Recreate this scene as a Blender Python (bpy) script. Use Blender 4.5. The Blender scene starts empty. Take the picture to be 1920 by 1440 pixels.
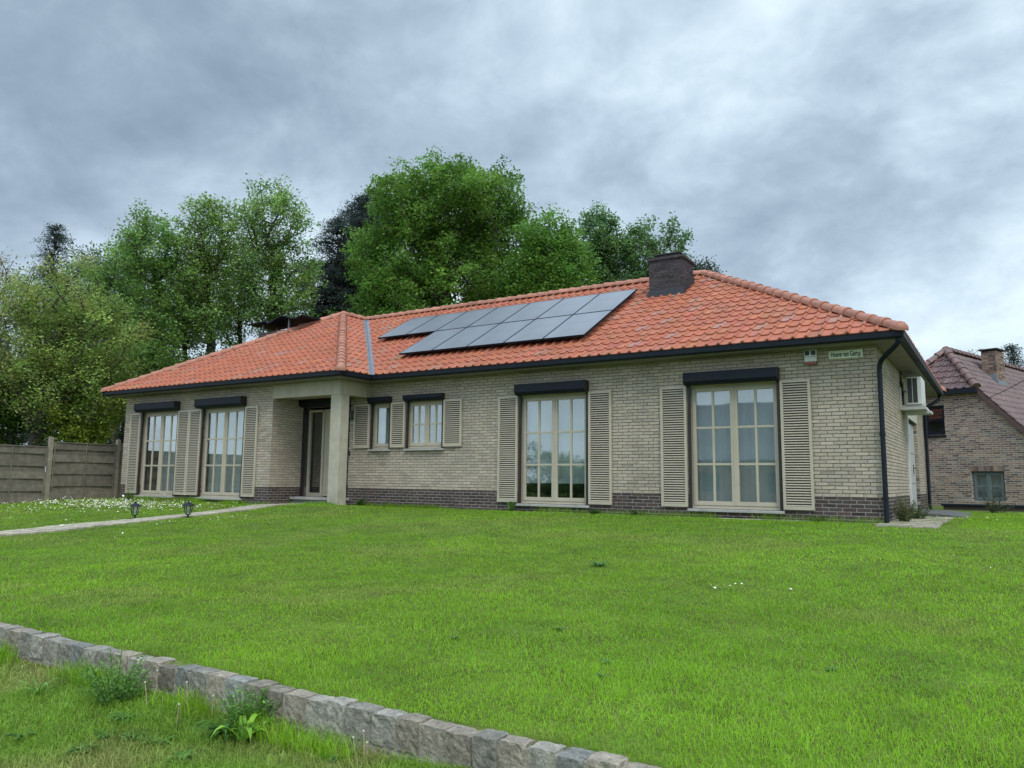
import bpy, bmesh, math, random
import numpy as np
from mathutils import Matrix, Vector

S = bpy.context.scene
C = S.collection
rnd = random.Random(7)
R = math.radians

# ------------------------------------------------------------------ camera
CAM = np.array([1.6803, -13.9360, 0.6272])
MR = np.array([[0.84475298, 0.53505322, 0.01050921],
               [0.05813791, -0.11127535, 0.99208759],
               [-0.53198908, 0.83745797, 0.12510706]])   # rows: right, up, forward
F = 1443.80
cd = bpy.data.cameras.new('camera'); cam = bpy.data.objects.new('camera', cd); C.objects.link(cam)
cd.sensor_width = 36.0; cd.lens = F / 1920 * 36; cd.clip_start = 0.05; cd.clip_end = 3000
m = Matrix(((MR[0][0], MR[1][0], -MR[2][0], CAM[0]), (MR[0][1], MR[1][1], -MR[2][1], CAM[1]),
            (MR[0][2], MR[1][2], -MR[2][2], CAM[2]), (0, 0, 0, 1)))
cam.matrix_world = m
S.camera = cam

def at(u, v, depth):
    """a world point seen at photo pixel (u, v), at a given distance along the view axis"""
    d = MR.T @ np.array([(u - 960) / F, -(v - 720) / F, 1.0])
    return CAM + d * depth

# ------------------------------------------------------------------ world and sun
SUN_EL, SUN_AZ = 50.0, 128.0      # azimuth clockwise from +y
w = bpy.data.worlds.new('World'); S.world = w; w.use_nodes = True
nt = w.node_tree; N = nt.nodes; L = nt.links
for n in list(N): N.remove(n)
def nd(t, **k):
    n = N.new(t)
    for a, b in k.items(): setattr(n, a, b)
    return n
def mth(op, a, b=None, c=None, clamp=False):
    n = nd('ShaderNodeMath', operation=op); n.use_clamp = clamp
    for i, q in enumerate((a, b, c)):
        if q is None: continue
        if isinstance(q, (int, float)): n.inputs[i].default_value = q
        else: L.new(q, n.inputs[i])
    return n.outputs[0]
out = nd('ShaderNodeOutputWorld'); bg = nd('ShaderNodeBackground')
sky = nd('ShaderNodeTexSky', sky_type='NISHITA'); sky.sun_disc = False
sky.sun_elevation = R(SUN_EL); sky.sun_rotation = R(SUN_AZ); sky.air_density = 1.0; sky.dust_density = 2.0
geo = nd('ShaderNodeNewGeometry'); tc = nd('ShaderNodeTexCoord')
sp = nd('ShaderNodeSeparateXYZ'); L.new(tc.outputs['Generated'], sp.inputs[0])
zc = mth('MAXIMUM', sp.outputs[2], 0.0)
den = mth('ADD', zc, 0.42)
cx = mth('DIVIDE', sp.outputs[0], den); cy = mth('DIVIDE', sp.outputs[1], den)
cmb = nd('ShaderNodeCombineXYZ'); L.new(cx, cmb.inputs[0]); L.new(cy, cmb.inputs[1])
mp = nd('ShaderNodeMapping'); L.new(cmb.outputs[0], mp.inputs[0])
mp.inputs['Rotation'].default_value = (0, 0, R(-25)); mp.inputs['Location'].default_value = (35.3, 11.7, 5.4); mp.inputs['Scale'].default_value = (1.75, 1.85, 1)
def noise(vec, scale, detail, rough, dist=0.0, z=0.0):
    n = nd('ShaderNodeTexNoise', noise_dimensions='3D'); n.inputs['Scale'].default_value = scale
    n.inputs['Detail'].default_value = detail; n.inputs['Roughness'].default_value = rough
    n.inputs['Distortion'].default_value = dist
    a = nd('ShaderNodeVectorMath', operation='ADD'); a.inputs[1].default_value = (z, z * 1.7, z * .3)
    L.new(vec, a.inputs[0]); L.new(a.outputs[0], n.inputs['Vector'])
    return n.outputs['Fac']
n1 = noise(mp.outputs[0], 0.62, 3, 0.5, 0.4, 0.0)
n2 = noise(mp.outputs[0], 1.9, 10, 0.56, 0.3, 4.0)
n3 = noise(mp.outputs[0], 6.0, 8, 0.64, 0.35, 9.0)
cl = mth('ADD', mth('MULTIPLY', n1, 0.50), mth('ADD', mth('MULTIPLY', n2, 0.38), mth('MULTIPLY', n3, 0.12)))
cr = nd('ShaderNodeValToRGB'); L.new(cl, cr.inputs[0])
e = cr.color_ramp
e.elements[0].position = 0.31; e.elements[0].color = (0.185, 0.245, 0.325, 1)
e.elements[1].position = 0.65; e.elements[1].color = (0.80, 0.90, 0.97, 1)
for p_, c_ in ((0.39, (0.260, 0.335, 0.420, 1)), (0.445, (0.335, 0.425, 0.515, 1)), (0.505, (0.455, 0.565, 0.660, 1)), (0.57, (0.62, 0.735, 0.81, 1))):
    q = e.elements.new(p_); q.color = c_
# the overcast brightens towards the zenith; out-of-view gain added to lift scene light
zen = nd('ShaderNodeMapRange', interpolation_type='SMOOTHSTEP'); L.new(sp.outputs[2], zen.inputs[0])
zen.inputs[1].default_value = 0.56; zen.inputs[2].default_value = 0.92; zen.inputs[3].default_value = 1.0; zen.inputs[4].default_value = 2.6
hor = nd('ShaderNodeMapRange', interpolation_type='SMOOTHSTEP'); L.new(sp.outputs[2], hor.inputs[0])
hor.inputs[1].default_value = 0.0; hor.inputs[2].default_value = 0.30; hor.inputs[3].default_value = 1.0; hor.inputs[4].default_value = 0.0
pale = nd('ShaderNodeMix', data_type='RGBA'); L.new(mth('MULTIPLY', hor.outputs[0], 0.55), pale.inputs[0])
L.new(cr.outputs[0], pale.inputs[6]); pale.inputs[7].default_value = (0.56, 0.68, 0.76, 1)
# gain added to the unseen sky behind the camera (south), lighting the front walls
sth = nd('ShaderNodeMapRange', interpolation_type='SMOOTHSTEP'); L.new(sp.outputs[1], sth.inputs[0])
sth.inputs[1].default_value = 0.25; sth.inputs[2].default_value = -0.6; sth.inputs[3].default_value = 1.0; sth.inputs[4].default_value = 1.5
vm = nd('ShaderNodeVectorMath', operation='SCALE'); L.new(pale.outputs[2], vm.inputs[0]); L.new(mth('MULTIPLY', zen.outputs[0], sth.outputs[0]), vm.inputs[3])
ns = nd('ShaderNodeVectorMath', operation='SCALE'); L.new(sky.outputs[0], ns.inputs[0]); ns.inputs[3].default_value = 0.10
mixc = nd('ShaderNodeMix', data_type='RGBA'); mixc.inputs[0].default_value = 0.92
L.new(ns.outputs[0], mixc.inputs[6]); L.new(vm.outputs[0], mixc.inputs[7])
L.new(mixc.outputs[2], bg.inputs[0]); bg.inputs[1].default_value = 1.22
L.new(bg.outputs[0], out.inputs[0])

sd = bpy.data.lights.new('sun', 'SUN'); sd.energy = 1.5; sd.angle = R(24); sd.color = (1.0, 0.96, 0.90)
sun = bpy.data.objects.new('sun', sd); C.objects.link(sun)
az = R(SUN_AZ); el = R(SUN_EL)
sdir = Vector((math.sin(az) * math.cos(el), math.cos(az) * math.cos(el), math.sin(el)))
sun.rotation_euler = sdir.to_track_quat('Z', 'Y').to_euler(); sun.location = (10, -20, 30)
S.view_settings.view_transform = 'Standard'; S.view_settings.look = 'None'
S.view_settings.exposure = 0.20; S.view_settings.gamma = 1.0
try:
    S.cycles.max_bounces = 8; S.cycles.transparent_max_bounces = 16
except Exception: pass

# ------------------------------------------------------------------ helpers
def tag(o, label=None, cat=None, group=None, kind=None):
    if label: o['label'] = label
    if cat: o['category'] = cat
    if group: o['group'] = group
    if kind: o['kind'] = kind
    return o
def thing(name, loc, label, cat, group=None, rz=0.0):
    o = bpy.data.objects.new(name, None); C.objects.link(o); o.location = loc; o.rotation_euler = (0, 0, rz)
    o.empty_display_size = 0.2
    return tag(o, label, cat, group)

class MB:
    """collects vertices and faces (plus a colour per face) for ONE mesh"""
    def __init__(s): s.v = []; s.f = []; s.c = []; s.n = 0
    def add(s, vs, fs, col=(1, 1, 1)):
        b = s.n; s.v.extend([tuple(map(float, q)) for q in vs]); s.n += len(vs)
        for f in fs: s.f.append(tuple(b + i for i in f)); s.c.append(col)
        return s
    def box(s, x0, x1, y0, y1, z0, z1, col=(1, 1, 1)):
        vs = [(x0, y0, z0), (x1, y0, z0), (x1, y1, z0), (x0, y1, z0), (x0, y0, z1), (x1, y0, z1), (x1, y1, z1), (x0, y1, z1)]
        return s.add(vs, [(0, 3, 2, 1), (4, 5, 6, 7), (0, 1, 5, 4), (1, 2, 6, 5), (2, 3, 7, 6), (3, 0, 4, 7)], col)
    def quad(s, a, b, c, d, col=(1, 1, 1)): return s.add([a, b, c, d], [(0, 1, 2, 3)], col)
    def prism(s, prof, axis, a0, a1, col=(1, 1, 1)):
        """profile (p, q) extruded along x / y / z"""
        def P(p, q, a): return {'x': (a, p, q), 'y': (p, a, q), 'z': (p, q, a)}[axis]
        n = len(prof); vs = [P(p, q, a0) for p, q in prof] + [P(p, q, a1) for p, q in prof]
        fs = [(i, (i + 1) % n, n + (i + 1) % n, n + i) for i in range(n)] + [tuple(range(n))[::-1], tuple(range(n, 2 * n))]
        return s.add(vs, fs, col)
    def tube(s, pts, rad, seg=8, col=(1, 1, 1), cap=True):
        pts = [Vector(p) for p in pts]; n = len(pts)
        if isinstance(rad, (int, float)): rad = [rad] * n
        vs = []; up = None
        for i, p in enumerate(pts):
            t = (pts[min(i + 1, n - 1)] - pts[max(i - 1, 0)]).normalized()
            if up is None: up = Vector((0, 0, 1)) if abs(t.z) < .9 else Vector((1, 0, 0))
            a = t.cross(up)
            if a.length < 1e-5: a = t.orthogonal()
            a.normalize(); b = a.cross(t); up = b
            for k in range(seg):
                th = 2 * math.pi * k / seg; vs.append(p + (a * math.cos(th) + b * math.sin(th)) * rad[i])
        fs = []
        for i in range(n - 1):
            for k in range(seg):
                fs.append((i * seg + k, i * seg + (k + 1) % seg, (i + 1) * seg + (k + 1) % seg, (i + 1) * seg + k))
        if cap: fs += [tuple(range(seg))[::-1], tuple(range((n - 1) * seg, n * seg))]
        return s.add(vs, fs, col)
    def lathe(s, c, prof, seg=16, col=(1, 1, 1)):
        vs = []
        for r_, z in prof:
            for k in range(seg):
                t = 2 * math.pi * k / seg; vs.append((c[0] + r_ * math.cos(t), c[1] + r_ * math.sin(t), c[2] + z))
        fs = []
        for i in range(len(prof) - 1):
            for k in range(seg): fs.append((i * seg + k, i * seg + (k + 1) % seg, (i + 1) * seg + (k + 1) % seg, (i + 1) * seg + k))
        fs += [tuple(range(seg))[::-1], tuple(range((len(prof) - 1) * seg, len(prof) * seg))]
        return s.add(vs, fs, col)
    def build(s, name, mat, parent=None, smooth=False, bevel=0.0, fixn=True):
        me = bpy.data.meshes.new(name); me.from_pydata(s.v, [], s.f); me.update()
        at_ = me.color_attributes.new('Col', 'FLOAT_COLOR', 'CORNER')
        lens = np.array([len(f) for f in s.f]); cc = np.ones((len(s.f), 4)); cc[:, :3] = np.array(s.c)
        at_.data.foreach_set('color', np.repeat(cc, lens, axis=0).ravel().astype(np.float32))
        me.materials.append(mat)
        if fixn:
            bm = bmesh.new(); bm.from_mesh(me); bmesh.ops.recalc_face_normals(bm, faces=bm.faces); bm.to_mesh(me); bm.free()
        if smooth: me.polygons.foreach_set('use_smooth', [True] * len(me.polygons))
        o = bpy.data.objects.new(name, me); C.objects.link(o)
        if parent: o.parent = parent
        if bevel:
            b = o.modifiers.new('bevel', 'BEVEL'); b.width = bevel; b.segments = 2; b.limit_method = 'ANGLE'
        return o

def np_mesh(name, V, Fq, col, mat, parent=None, smooth=False, Ft=None):
    """big mesh from arrays: V (n,3), quads Fq (m,4) and tris Ft (k,3); col per face (m+k,3)"""
    me = bpy.data.meshes.new(name)
    nq = 0 if Fq is None else len(Fq); ntr = 0 if Ft is None else len(Ft)
    loops = []
    if nq: loops.append(np.asarray(Fq).ravel())
    if ntr: loops.append(np.asarray(Ft).ravel())
    loops = np.concatenate(loops).astype(np.int32)
    ls = np.concatenate([np.arange(nq) * 4, nq * 4 + np.arange(ntr) * 3]).astype(np.int32)
    me.vertices.add(len(V)); me.vertices.foreach_set('co', np.asarray(V, np.float32).ravel())
    me.loops.add(len(loops)); me.loops.foreach_set('vertex_index', loops)
    me.polygons.add(nq + ntr); me.polygons.foreach_set('loop_start', ls)
    me.update(calc_edges=True); me.validate()
    if col is not None:
        a = me.attributes.new('Col', 'FLOAT_COLOR', 'FACE')
        c4 = np.ones((nq + ntr, 4), np.float32); c4[:, :3] = col; a.data.foreach_set('color', c4.ravel())
    me.materials.append(mat)
    if smooth: me.polygons.foreach_set('use_smooth', np.ones(len(me.polygons), bool))
    o = bpy.data.objects.new(name, me); C.objects.link(o)
    if parent: o.parent = parent
    return o

def vnoise(x, y, seed=0):
    """smooth value noise in numpy"""
    xi = np.floor(x).astype(np.int64); yi = np.floor(y).astype(np.int64); fx = x - xi; fy = y - yi
    def h(a, b):
        n = (a * 374761393 + b * 668265263 + seed * 1442695041) & 0xffffffff
        n = ((n ^ (n >> 13)) * 1274126177) & 0xffffffff
        return ((n ^ (n >> 16)) & 0xffff) / 65535.0
    ux = fx * fx * (3 - 2 * fx); uy = fy * fy * (3 - 2 * fy)
    return (h(xi, yi) * (1 - ux) + h(xi + 1, yi) * ux) * (1 - uy) + (h(xi, yi + 1) * (1 - ux) + h(xi + 1, yi + 1) * ux) * uy
def fbm(x, y, o=4, seed=0):
    x = np.asarray(x, float); y = np.asarray(y, float); s = 0; a = .5; t = 0
    for i in range(o): s = s + a * vnoise(x * 2 ** i, y * 2 ** i, seed + i); t += a; a *= .5
    return s / t

# ------------------------------------------------------------------ materials
def mat(name, base, rough=0.7, attr=False, nscale=0, namp=0.0, bump=0.0, bscale=60, metal=0.0, spec=0.5, detail=6, stain=None, coat=0.0, nscale2=0, namp2=0.0):
    """procedural material: base colour (optionally times the mesh's colour attribute), varied by noise, with noise bump"""
    m_ = bpy.data.materials.new(name); m_.use_nodes = True; t = m_.node_tree; n = t.nodes; l = t.links
    b = n['Principled BSDF']; b.inputs['Roughness'].default_value = rough; b.inputs['Metallic'].default_value = metal
    b.inputs['Specular IOR Level'].default_value = spec; b.inputs['Coat Weight'].default_value = coat
    tcn = n.new('ShaderNodeTexCoord'); col = None
    def mul(a, fac_out, lo, hi):
        mr = n.new('ShaderNodeMapRange'); l.new(fac_out, mr.inputs[0]); mr.inputs[1].default_value = .3; mr.inputs[2].default_value = .7
        mr.inputs[3].default_value = lo; mr.inputs[4].default_value = hi
        v = n.new('ShaderNodeVectorMath'); v.operation = 'SCALE'; l.new(a, v.inputs[0]); l.new(mr.outputs[0], v.inputs[3]); return v.outputs[0]
    rgb = n.new('ShaderNodeRGB'); rgb.outputs[0].default_value = (*base, 1); col = rgb.outputs[0]
    if attr:
        a = n.new('ShaderNodeAttribute'); a.attribute_name = 'Col'
        v = n.new('ShaderNodeVectorMath'); v.operation = 'MULTIPLY'; l.new(col, v.inputs[0]); l.new(a.outputs['Color'], v.inputs[1]); col = v.outputs[0]
    for sc, am in ((nscale, namp), (nscale2, namp2)):
        if sc:
            t1 = n.new('ShaderNodeTexNoise'); t1.inputs['Scale'].default_value = sc; t1.inputs['Detail'].default_value = detail
            l.new(tcn.outputs['Object'], t1.inputs['Vector']); col = mul(col, t1.outputs['Fac'], 1 - am, 1 + am)
    if stain:
        sc, scol, lo, hi, amt = stain
        t2 = n.new('ShaderNodeTexNoise'); t2.inputs['Scale'].default_value = sc; t2.inputs['Detail'].default_value = 8; t2.inputs['Roughness'].default_value = .65
        l.new(tcn.outputs['Object'], t2.inputs['Vector'])
        mr = n.new('ShaderNodeMapRange'); l.new(t2.outputs['Fac'], mr.inputs[0]); mr.inputs[1].default_value = lo; mr.inputs[2].default_value = hi; mr.inputs[4].default_value = amt
        mx = n.new('ShaderNodeMix'); mx.data_type = 'RGBA'; l.new(mr.outputs[0], mx.inputs[0]); l.new(col, mx.inputs[6]); mx.inputs[7].default_value = (*scol, 1); col = mx.outputs[2]
    l.new(col, b.inputs['Base Color'])
    if bump:
        t3 = n.new('ShaderNodeTexNoise'); t3.inputs['Scale'].default_value = bscale; t3.inputs['Detail'].default_value = 6
        l.new(tcn.outputs['Object'], t3.inputs['Vector'])
        bp = n.new('ShaderNodeBump'); bp.inputs['Strength'].default_value = bump; bp.inputs['Distance'].default_value = 0.01
        l.new(t3.outputs['Fac'], bp.inputs['Height']); l.new(bp.outputs[0], b.inputs['Normal'])
    return m_

def leafmat(name, base, trans=0.35, rough=0.55, attr=True, spec=.3):
    m_ = bpy.data.materials.new(name); m_.use_nodes = True; t = m_.node_tree; n = t.nodes; l = t.links
    b = n['Principled BSDF']; b.inputs['Roughness'].default_value = rough; b.inputs['Specular IOR Level'].default_value = spec
    rgb = n.new('ShaderNodeRGB'); rgb.outputs[0].default_value = (*base, 1)
    a = n.new('ShaderNodeAttribute'); a.attribute_name = 'Col'
    v = n.new('ShaderNodeVectorMath'); v.operation = 'MULTIPLY'; l.new(rgb.outputs[0], v.inputs[0]); l.new(a.outputs['Color'], v.inputs[1])
    tr = n.new('ShaderNodeBsdfTranslucent'); mx = n.new('ShaderNodeMixShader'); mx.inputs[0].default_value = trans
    l.new(v.outputs[0], b.inputs['Base Color']); l.new(v.outputs[0], tr.inputs['Color'])
    l.new(b.outputs[0], mx.inputs[1]); l.new(tr.outputs[0], mx.inputs[2]); l.new(mx.outputs[0], n['Material Output'].inputs[0])
    return m_

def glassmat(name, tint=(0.9, 0.95, 0.95), boost=1.6, rough=0.02):
    m_ = bpy.data.materials.new(name); m_.use_nodes = True; t = m_.node_tree; n = t.nodes; l = t.links
    for q in list(n):
        if q.type != 'OUTPUT_MATERIAL': n.remove(q)
    lw_ = n.new('ShaderNodeLayerWeight'); lw_.inputs[0].default_value = .5
    pw_ = n.new('ShaderNodeMath'); pw_.operation = 'POWER'; pw_.inputs[1].default_value = 3.2; l.new(lw_.outputs['Facing'], pw_.inputs[0])
    mu = n.new('ShaderNodeMath'); mu.operation = 'MULTIPLY_ADD'; mu.use_clamp = True; mu.inputs[1].default_value = .75 * boost / 1.6; mu.inputs[2].default_value = 0.22 * boost / 1.6
    fr = pw_
    tr = n.new('ShaderNodeBsdfTransparent'); tr.inputs[0].default_value = (*tint, 1)
    gl = n.new('ShaderNodeBsdfGlossy'); gl.inputs['Roughness'].default_value = rough
    tcn = n.new('ShaderNodeTexCoord'); tx = n.new('ShaderNodeTexNoise'); tx.inputs['Scale'].default_value = 2.2; tx.inputs['Detail'].default_value = 1
    l.new(tcn.outputs['Object'], tx.inputs['Vector']); bp = n.new('ShaderNodeBump'); bp.inputs['Strength'].default_value = .03; bp.inputs['Distance'].default_value = .02
    l.new(tx.outputs['Fac'], bp.inputs['Height']); l.new(bp.outputs[0], gl.inputs['Normal'])
    mx = n.new('ShaderNodeMixShader'); l.new(fr.outputs[0], mu.inputs[0]); l.new(mu.outputs[0], mx.inputs[0])
    l.new(tr.outputs[0], mx.inputs[1]); l.new(gl.outputs[0], mx.inputs[2]); l.new(mx.outputs[0], n['Material Output'].inputs[0])
    return m_

M = {}
M['brick'] = mat('cream brick', (0.412, 0.347, 0.278), 0.9, attr=True, nscale=28, namp=.16, bump=.5, bscale=90, stain=(1.3, (.24, .22, .18), .55, .80, .40), nscale2=1.1, namp2=.10)
M['mortar'] = mat('raked mortar', (0.15, 0.137, 0.115), 0.95, nscale=20, namp=.25, bump=.4, bscale=120)
M['plinth'] = mat('dark plinth brick', (0.058, 0.040, 0.035), 0.85, attr=True, nscale=30, namp=.3, bump=.5, bscale=90, stain=(3.0, (.16, .15, .14), .58, .85, .5))
M['plinth_mortar'] = mat('pale plinth mortar', (0.30, 0.275, 0.25), 0.95, nscale=14, namp=.25, bump=.4, bscale=120, stain=(2.0, (.10, .10, .09), .5, .75, .7))
M['tile'] = mat('red clay tile', (1, 1, 1), 0.62, attr=True, nscale=9, namp=.14, bump=.25, bscale=50, stain=(2.2, (.15, .085, .060), .56, .82, .55), spec=.22)
M['deck'] = mat('roof underlay', (0.03, 0.02, 0.02), 0.9, nscale=5, namp=.2)
M['beige'] = mat('beige painted wood', (0.425, 0.374, 0.286), 0.55, attr=True, nscale=3, namp=.06, bump=.12, bscale=40, nscale2=22, namp2=.04)
M['soffit'] = mat('soffit boards', (0.20, 0.175, 0.145), 0.6, nscale=4, namp=.1, bump=.1)
M['black'] = mat('anthracite coated metal', (0.006, 0.010, 0.018), 0.55, spec=.25, nscale=3, namp=.15, bump=.03, bscale=30)
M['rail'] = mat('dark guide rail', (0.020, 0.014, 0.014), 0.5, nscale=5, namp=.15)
M['sill'] = mat('bluestone sill', (0.36, 0.35, 0.32), 0.8, nscale=14, namp=.15, bump=.3, stain=(4, (.12, .12, .11), .5, .8, .6))
M['concrete'] = mat('porch concrete', (0.40, 0.37, 0.29), 0.85, nscale=6, namp=.10, bump=.25, bscale=70, stain=(2.2, (.25, .23, .18), .5, .75, .5))
M['lead'] = mat('zinc flashing', (0.22, 0.25, 0.29), 0.45, metal=.5, nscale=6, namp=.12)
M['chim'] = mat('dark chimney brick', (0.045, 0.038, 0.042), 0.9, attr=True, nscale=25, namp=.35, bump=.6, bscale=70, stain=(7, (.20, .18, .17), .6, .8, .5))
M['chim_mortar'] = mat('chimney mortar', (0.22, 0.20, 0.19), 0.95, nscale=9, namp=.4, bump=.4)
M['glass'] = glassmat('window glass')
M['curtain'] = mat('white net curtain', (0.60, 0.62, 0.62), 0.9, nscale=3, namp=.06)
M['dark'] = mat('dim room', (0.10, 0.09, 0.08), 0.9, nscale=2, namp=.2)
M['wood'] = mat('weathered fence board', (0.165, 0.142, 0.108), 0.85, attr=True, nscale=7, namp=.25, bump=.4, bscale=50, stain=(3, (.07, .085, .06), .5, .8, .6))
M['white'] = mat('white plastic', (0.62, 0.63, 0.60), 0.4, attr=True, nscale=6, namp=.08)
M['bark'] = mat('tree bark', (0.055, 0.048, 0.040), 0.95, nscale=8, namp=.4, bump=.7, bscale=30)
M['stone'] = mat('granite sett', (0.215, 0.203, 0.180), 0.88, attr=True, nscale=22, namp=.30, bump=.9, bscale=42, stain=(9, (.07, .08, .05), .55, .75, .5), nscale2=90, namp2=.30)
M['jmortar'] = mat('sett mortar', (0.26, 0.235, 0.19), 0.95, nscale=18, namp=.35, bump=.8, bscale=60)
M['leaf'] = leafmat('tree leaves', (1, 1, 1), .45)
M['grass'] = leafmat('grass blades', (1, 1, 1), .50, rough=.5, spec=.35)
M['petal'] = mat('white petals', (0.80, 0.80, 0.78), 0.7, attr=True)

# ------------------------------------------------------------------ ground
YW0, YW1 = -11.17, -11.06      # front and back of the sett wall
def gz(x, y):
    x = np.asarray(x, float); y = np.asarray(y, float)
    z = np.interp(y, [-11.1, -7.5, -5, -2, -1], [-.445, -.35, -.22, -.035, 0.0])
    zl = np.interp(y, [-60, -17, -14, -12.5, -11.15], [-1.05, -1.02, -.97, -.775, -.595])
    b = (fbm(x * .9, y * .9, 3, 5) - .5)
    near = np.clip((-.6 - y) / 1.5, 0, 1)
    hump = .075 * np.exp(-((x + 11.0) / 2.0) ** 2 - ((y + 1.75) / .8) ** 2)
    return np.where(y > -11.12, z + hump + b * .05 * near, zl + b * .09)
def axis(lo, hi, step, far):
    c_ = list(np.arange(lo, hi + 1e-6, step)); a = []; d = step
    q = lo
    while q > -far: d *= 1.5; q -= d; a.append(q)
    b = []; d = step; q = hi
    while q < far: d *= 1.5; q += d; b.append(q)
    return np.array(a[::-1] + c_ + b)
xs = axis(-26, 10, .2, 900)
ys = np.unique(np.concatenate([axis(-16, 10, .2, 900), [-11.13, -11.115]]))
X, Y = np.meshgrid(xs, ys); Z = gz(X, Y)
V = np.stack([X.ravel(), Y.ravel(), Z.ravel()], 1); nx = len(xs); ny = len(ys)
i, j = np.meshgrid(np.arange(nx - 1), np.arange(ny - 1)); a = (j * nx + i).ravel()
Fq = np.stack([a, a + 1, a + nx + 1, a + nx], 1)
soil = mat('soil and turf', (0.085, 0.125, 0.022), 1.0, nscale=3, namp=.35, bump=.8, bscale=30, stain=(2.5, (.075, .060, .030), .5, .7, .5), nscale2=30, namp2=.3, spec=.1)
g = np_mesh('ground', V, Fq, None, soil, smooth=True); tag(g, kind='structure')
asph = mat('asphalt', (0.055, 0.055, 0.056), 0.9, nscale=60, namp=.25, bump=.5, bscale=200)
mb = MB(); mb.box(-120, 120, -26, -19, -1.2, -.985); o = mb.build('road', asph); tag(o, kind='structure')

# ------------------------------------------------------------------ brickwork
def brickwork(parent, name, p0, d, length, z0, z1, openings, brick, mortar, tone, bh=.0525, bl=.205, jt=.010, proud=.009, seed=1, depth=.12, thick=.25, phase=0, palette=None):
    """a facade: bricks proud of a raked mortar sheet; openings (a0,a1,z0,z1) with brick reveals"""
    r = random.Random(seed); d = Vector((d[0], d[1], 0)).normalized(); n = Vector((d.y, -d.x, 0)); p0 = Vector((p0[0], p0[1], 0))
    def W(a, o_, z): q = p0 + d * a + n * o_; return (q.x, q.y, z)
    mb = MB(); ch = bh + jt; k0 = int(math.floor(z0 / ch)) - 1
    zc_ = z0; k = 0
    while zc_ < z1 - .01:
        zt = min(zc_ + bh, z1)
        cuts = sorted((o_[0], o_[1]) for o_ in openings if o_[2] < (zc_ + zt) / 2 < o_[3])
        segs = []; s = 0.0
        for c0, c1 in cuts:
            if c0 > s: segs.append((s, c0, s > 0, True))
            s = max(s, c1)
        if s < length: segs.append((s, length, s > 0, False))
        for s0, s1, lo, ro in segs:
            x = -((k % 2) * (bl + jt) / 2 + phase + r.uniform(-.02, .02))
            x += math.floor((s0 - x) / (bl + jt)) * (bl + jt)
            while x < s1:
                L_ = bl * r.uniform(.985, 1.0); a0 = max(x, s0); a1 = min(x + L_, s1); x += bl + jt
                if a1 - a0 < .02: continue
                t_ = tone(r); pr = proud * r.uniform(-.3, .35); u0 = r.uniform(0, .003); u1 = r.uniform(0, .003); sk = r.uniform(-.0025, .0025)
                bk0 = -depth if (lo and a0 - s0 < .001) else -.004
                bk1 = -depth if (ro and s1 - a1 < .001) else -.004
                bk = min(bk0, bk1)
                vs = [W(a0, pr, zc_ + u0), W(a1, pr, zc_ + u0 + sk), W(a1, pr, zt - u1 + sk), W(a0, pr, zt - u1),
                      W(a0, bk - proud, zc_), W(a1, bk - proud, zc_), W(a1, bk - proud, zt), W(a0, bk - proud, zt)]
                mb.add(vs, [(0, 1, 2, 3), (1, 5, 6, 2), (4, 0, 3, 7), (3, 2, 6, 7), (4, 5, 1, 0)], t_)
        zc_ += ch; k += 1
    ob_ = mb.build(name, brick, parent, fixn=False)
    # mortar sheet and inner face with holes
    ms = MB(); As = sorted({0.0, length} | {q for o_ in openings for q in o_[:2]}); Zs = sorted({z0, z1} | {min(max(q, z0), z1) for o_ in openings for q in o_[2:4]})
    for a0, a1 in zip(As[:-1], As[1:]):
        for b0, b1 in zip(Zs[:-1], Zs[1:]):
            if b1 - b0 < 1e-4: continue
            if any(o_[0] < (a0 + a1) / 2 < o_[1] and o_[2] < (b0 + b1) / 2 < o_[3] for o_ in openings): continue
            ms.quad(W(a0, -proud, b0), W(a1, -proud, b0), W(a1, -proud, b1), W(a0, -proud, b1))
            ms.quad(W(a0, -thick, b0), W(a0, -thick, b1), W(a1, -thick, b1), W(a1, -thick, b0))
    for a0, a1, b0, b1 in openings:
        b0 = max(b0, z0); b1 = min(b1, z1)
        if b1 <= b0: continue
        e_ = .003
        ms.quad(W(a0 - e_, -proud, b0), W(a0 - e_, -proud, b1), W(a0 - e_, -thick, b1), W(a0 - e_, -thick, b0))
        ms.quad(W(a1 + e_, -proud, b0), W(a1 + e_, -thick, b0), W(a1 + e_, -thick, b1), W(a1 + e_, -proud, b1))
        if b1 < z1: ms.quad(W(a0, -proud, b1), W(a1, -proud, b1), W(a1, -thick, b1), W(a0, -thick, b1))
        if b0 > z0: ms.quad(W(a0, -proud, b0), W(a0, -thick, b0), W(a1, -thick, b0), W(a1, -proud, b0))
    mo = ms.build('mortar', mortar, ob_, fixn=False)
    return ob_

def cream(r):
    v = r.gauss(1.0, .075); 
    if r.random() < .05: v *= .86
    return (v * r.uniform(.98, 1.02), v, v * r.uniform(.94, 1.03))
def darkb(r):
    v = r.gauss(1.0, .18); return (v * r.uniform(.95, 1.15), v, v * r.uniform(.95, 1.1))

ZP, ZE = 0.416, 2.942
house = thing('house', (0, 0, 0), 'long single storey bungalow of cream brick under a red clay tile hipped roof', 'house')

XW = -13.56; XL = -19.90; YWG = -1.02; DEP = 8.64
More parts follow.
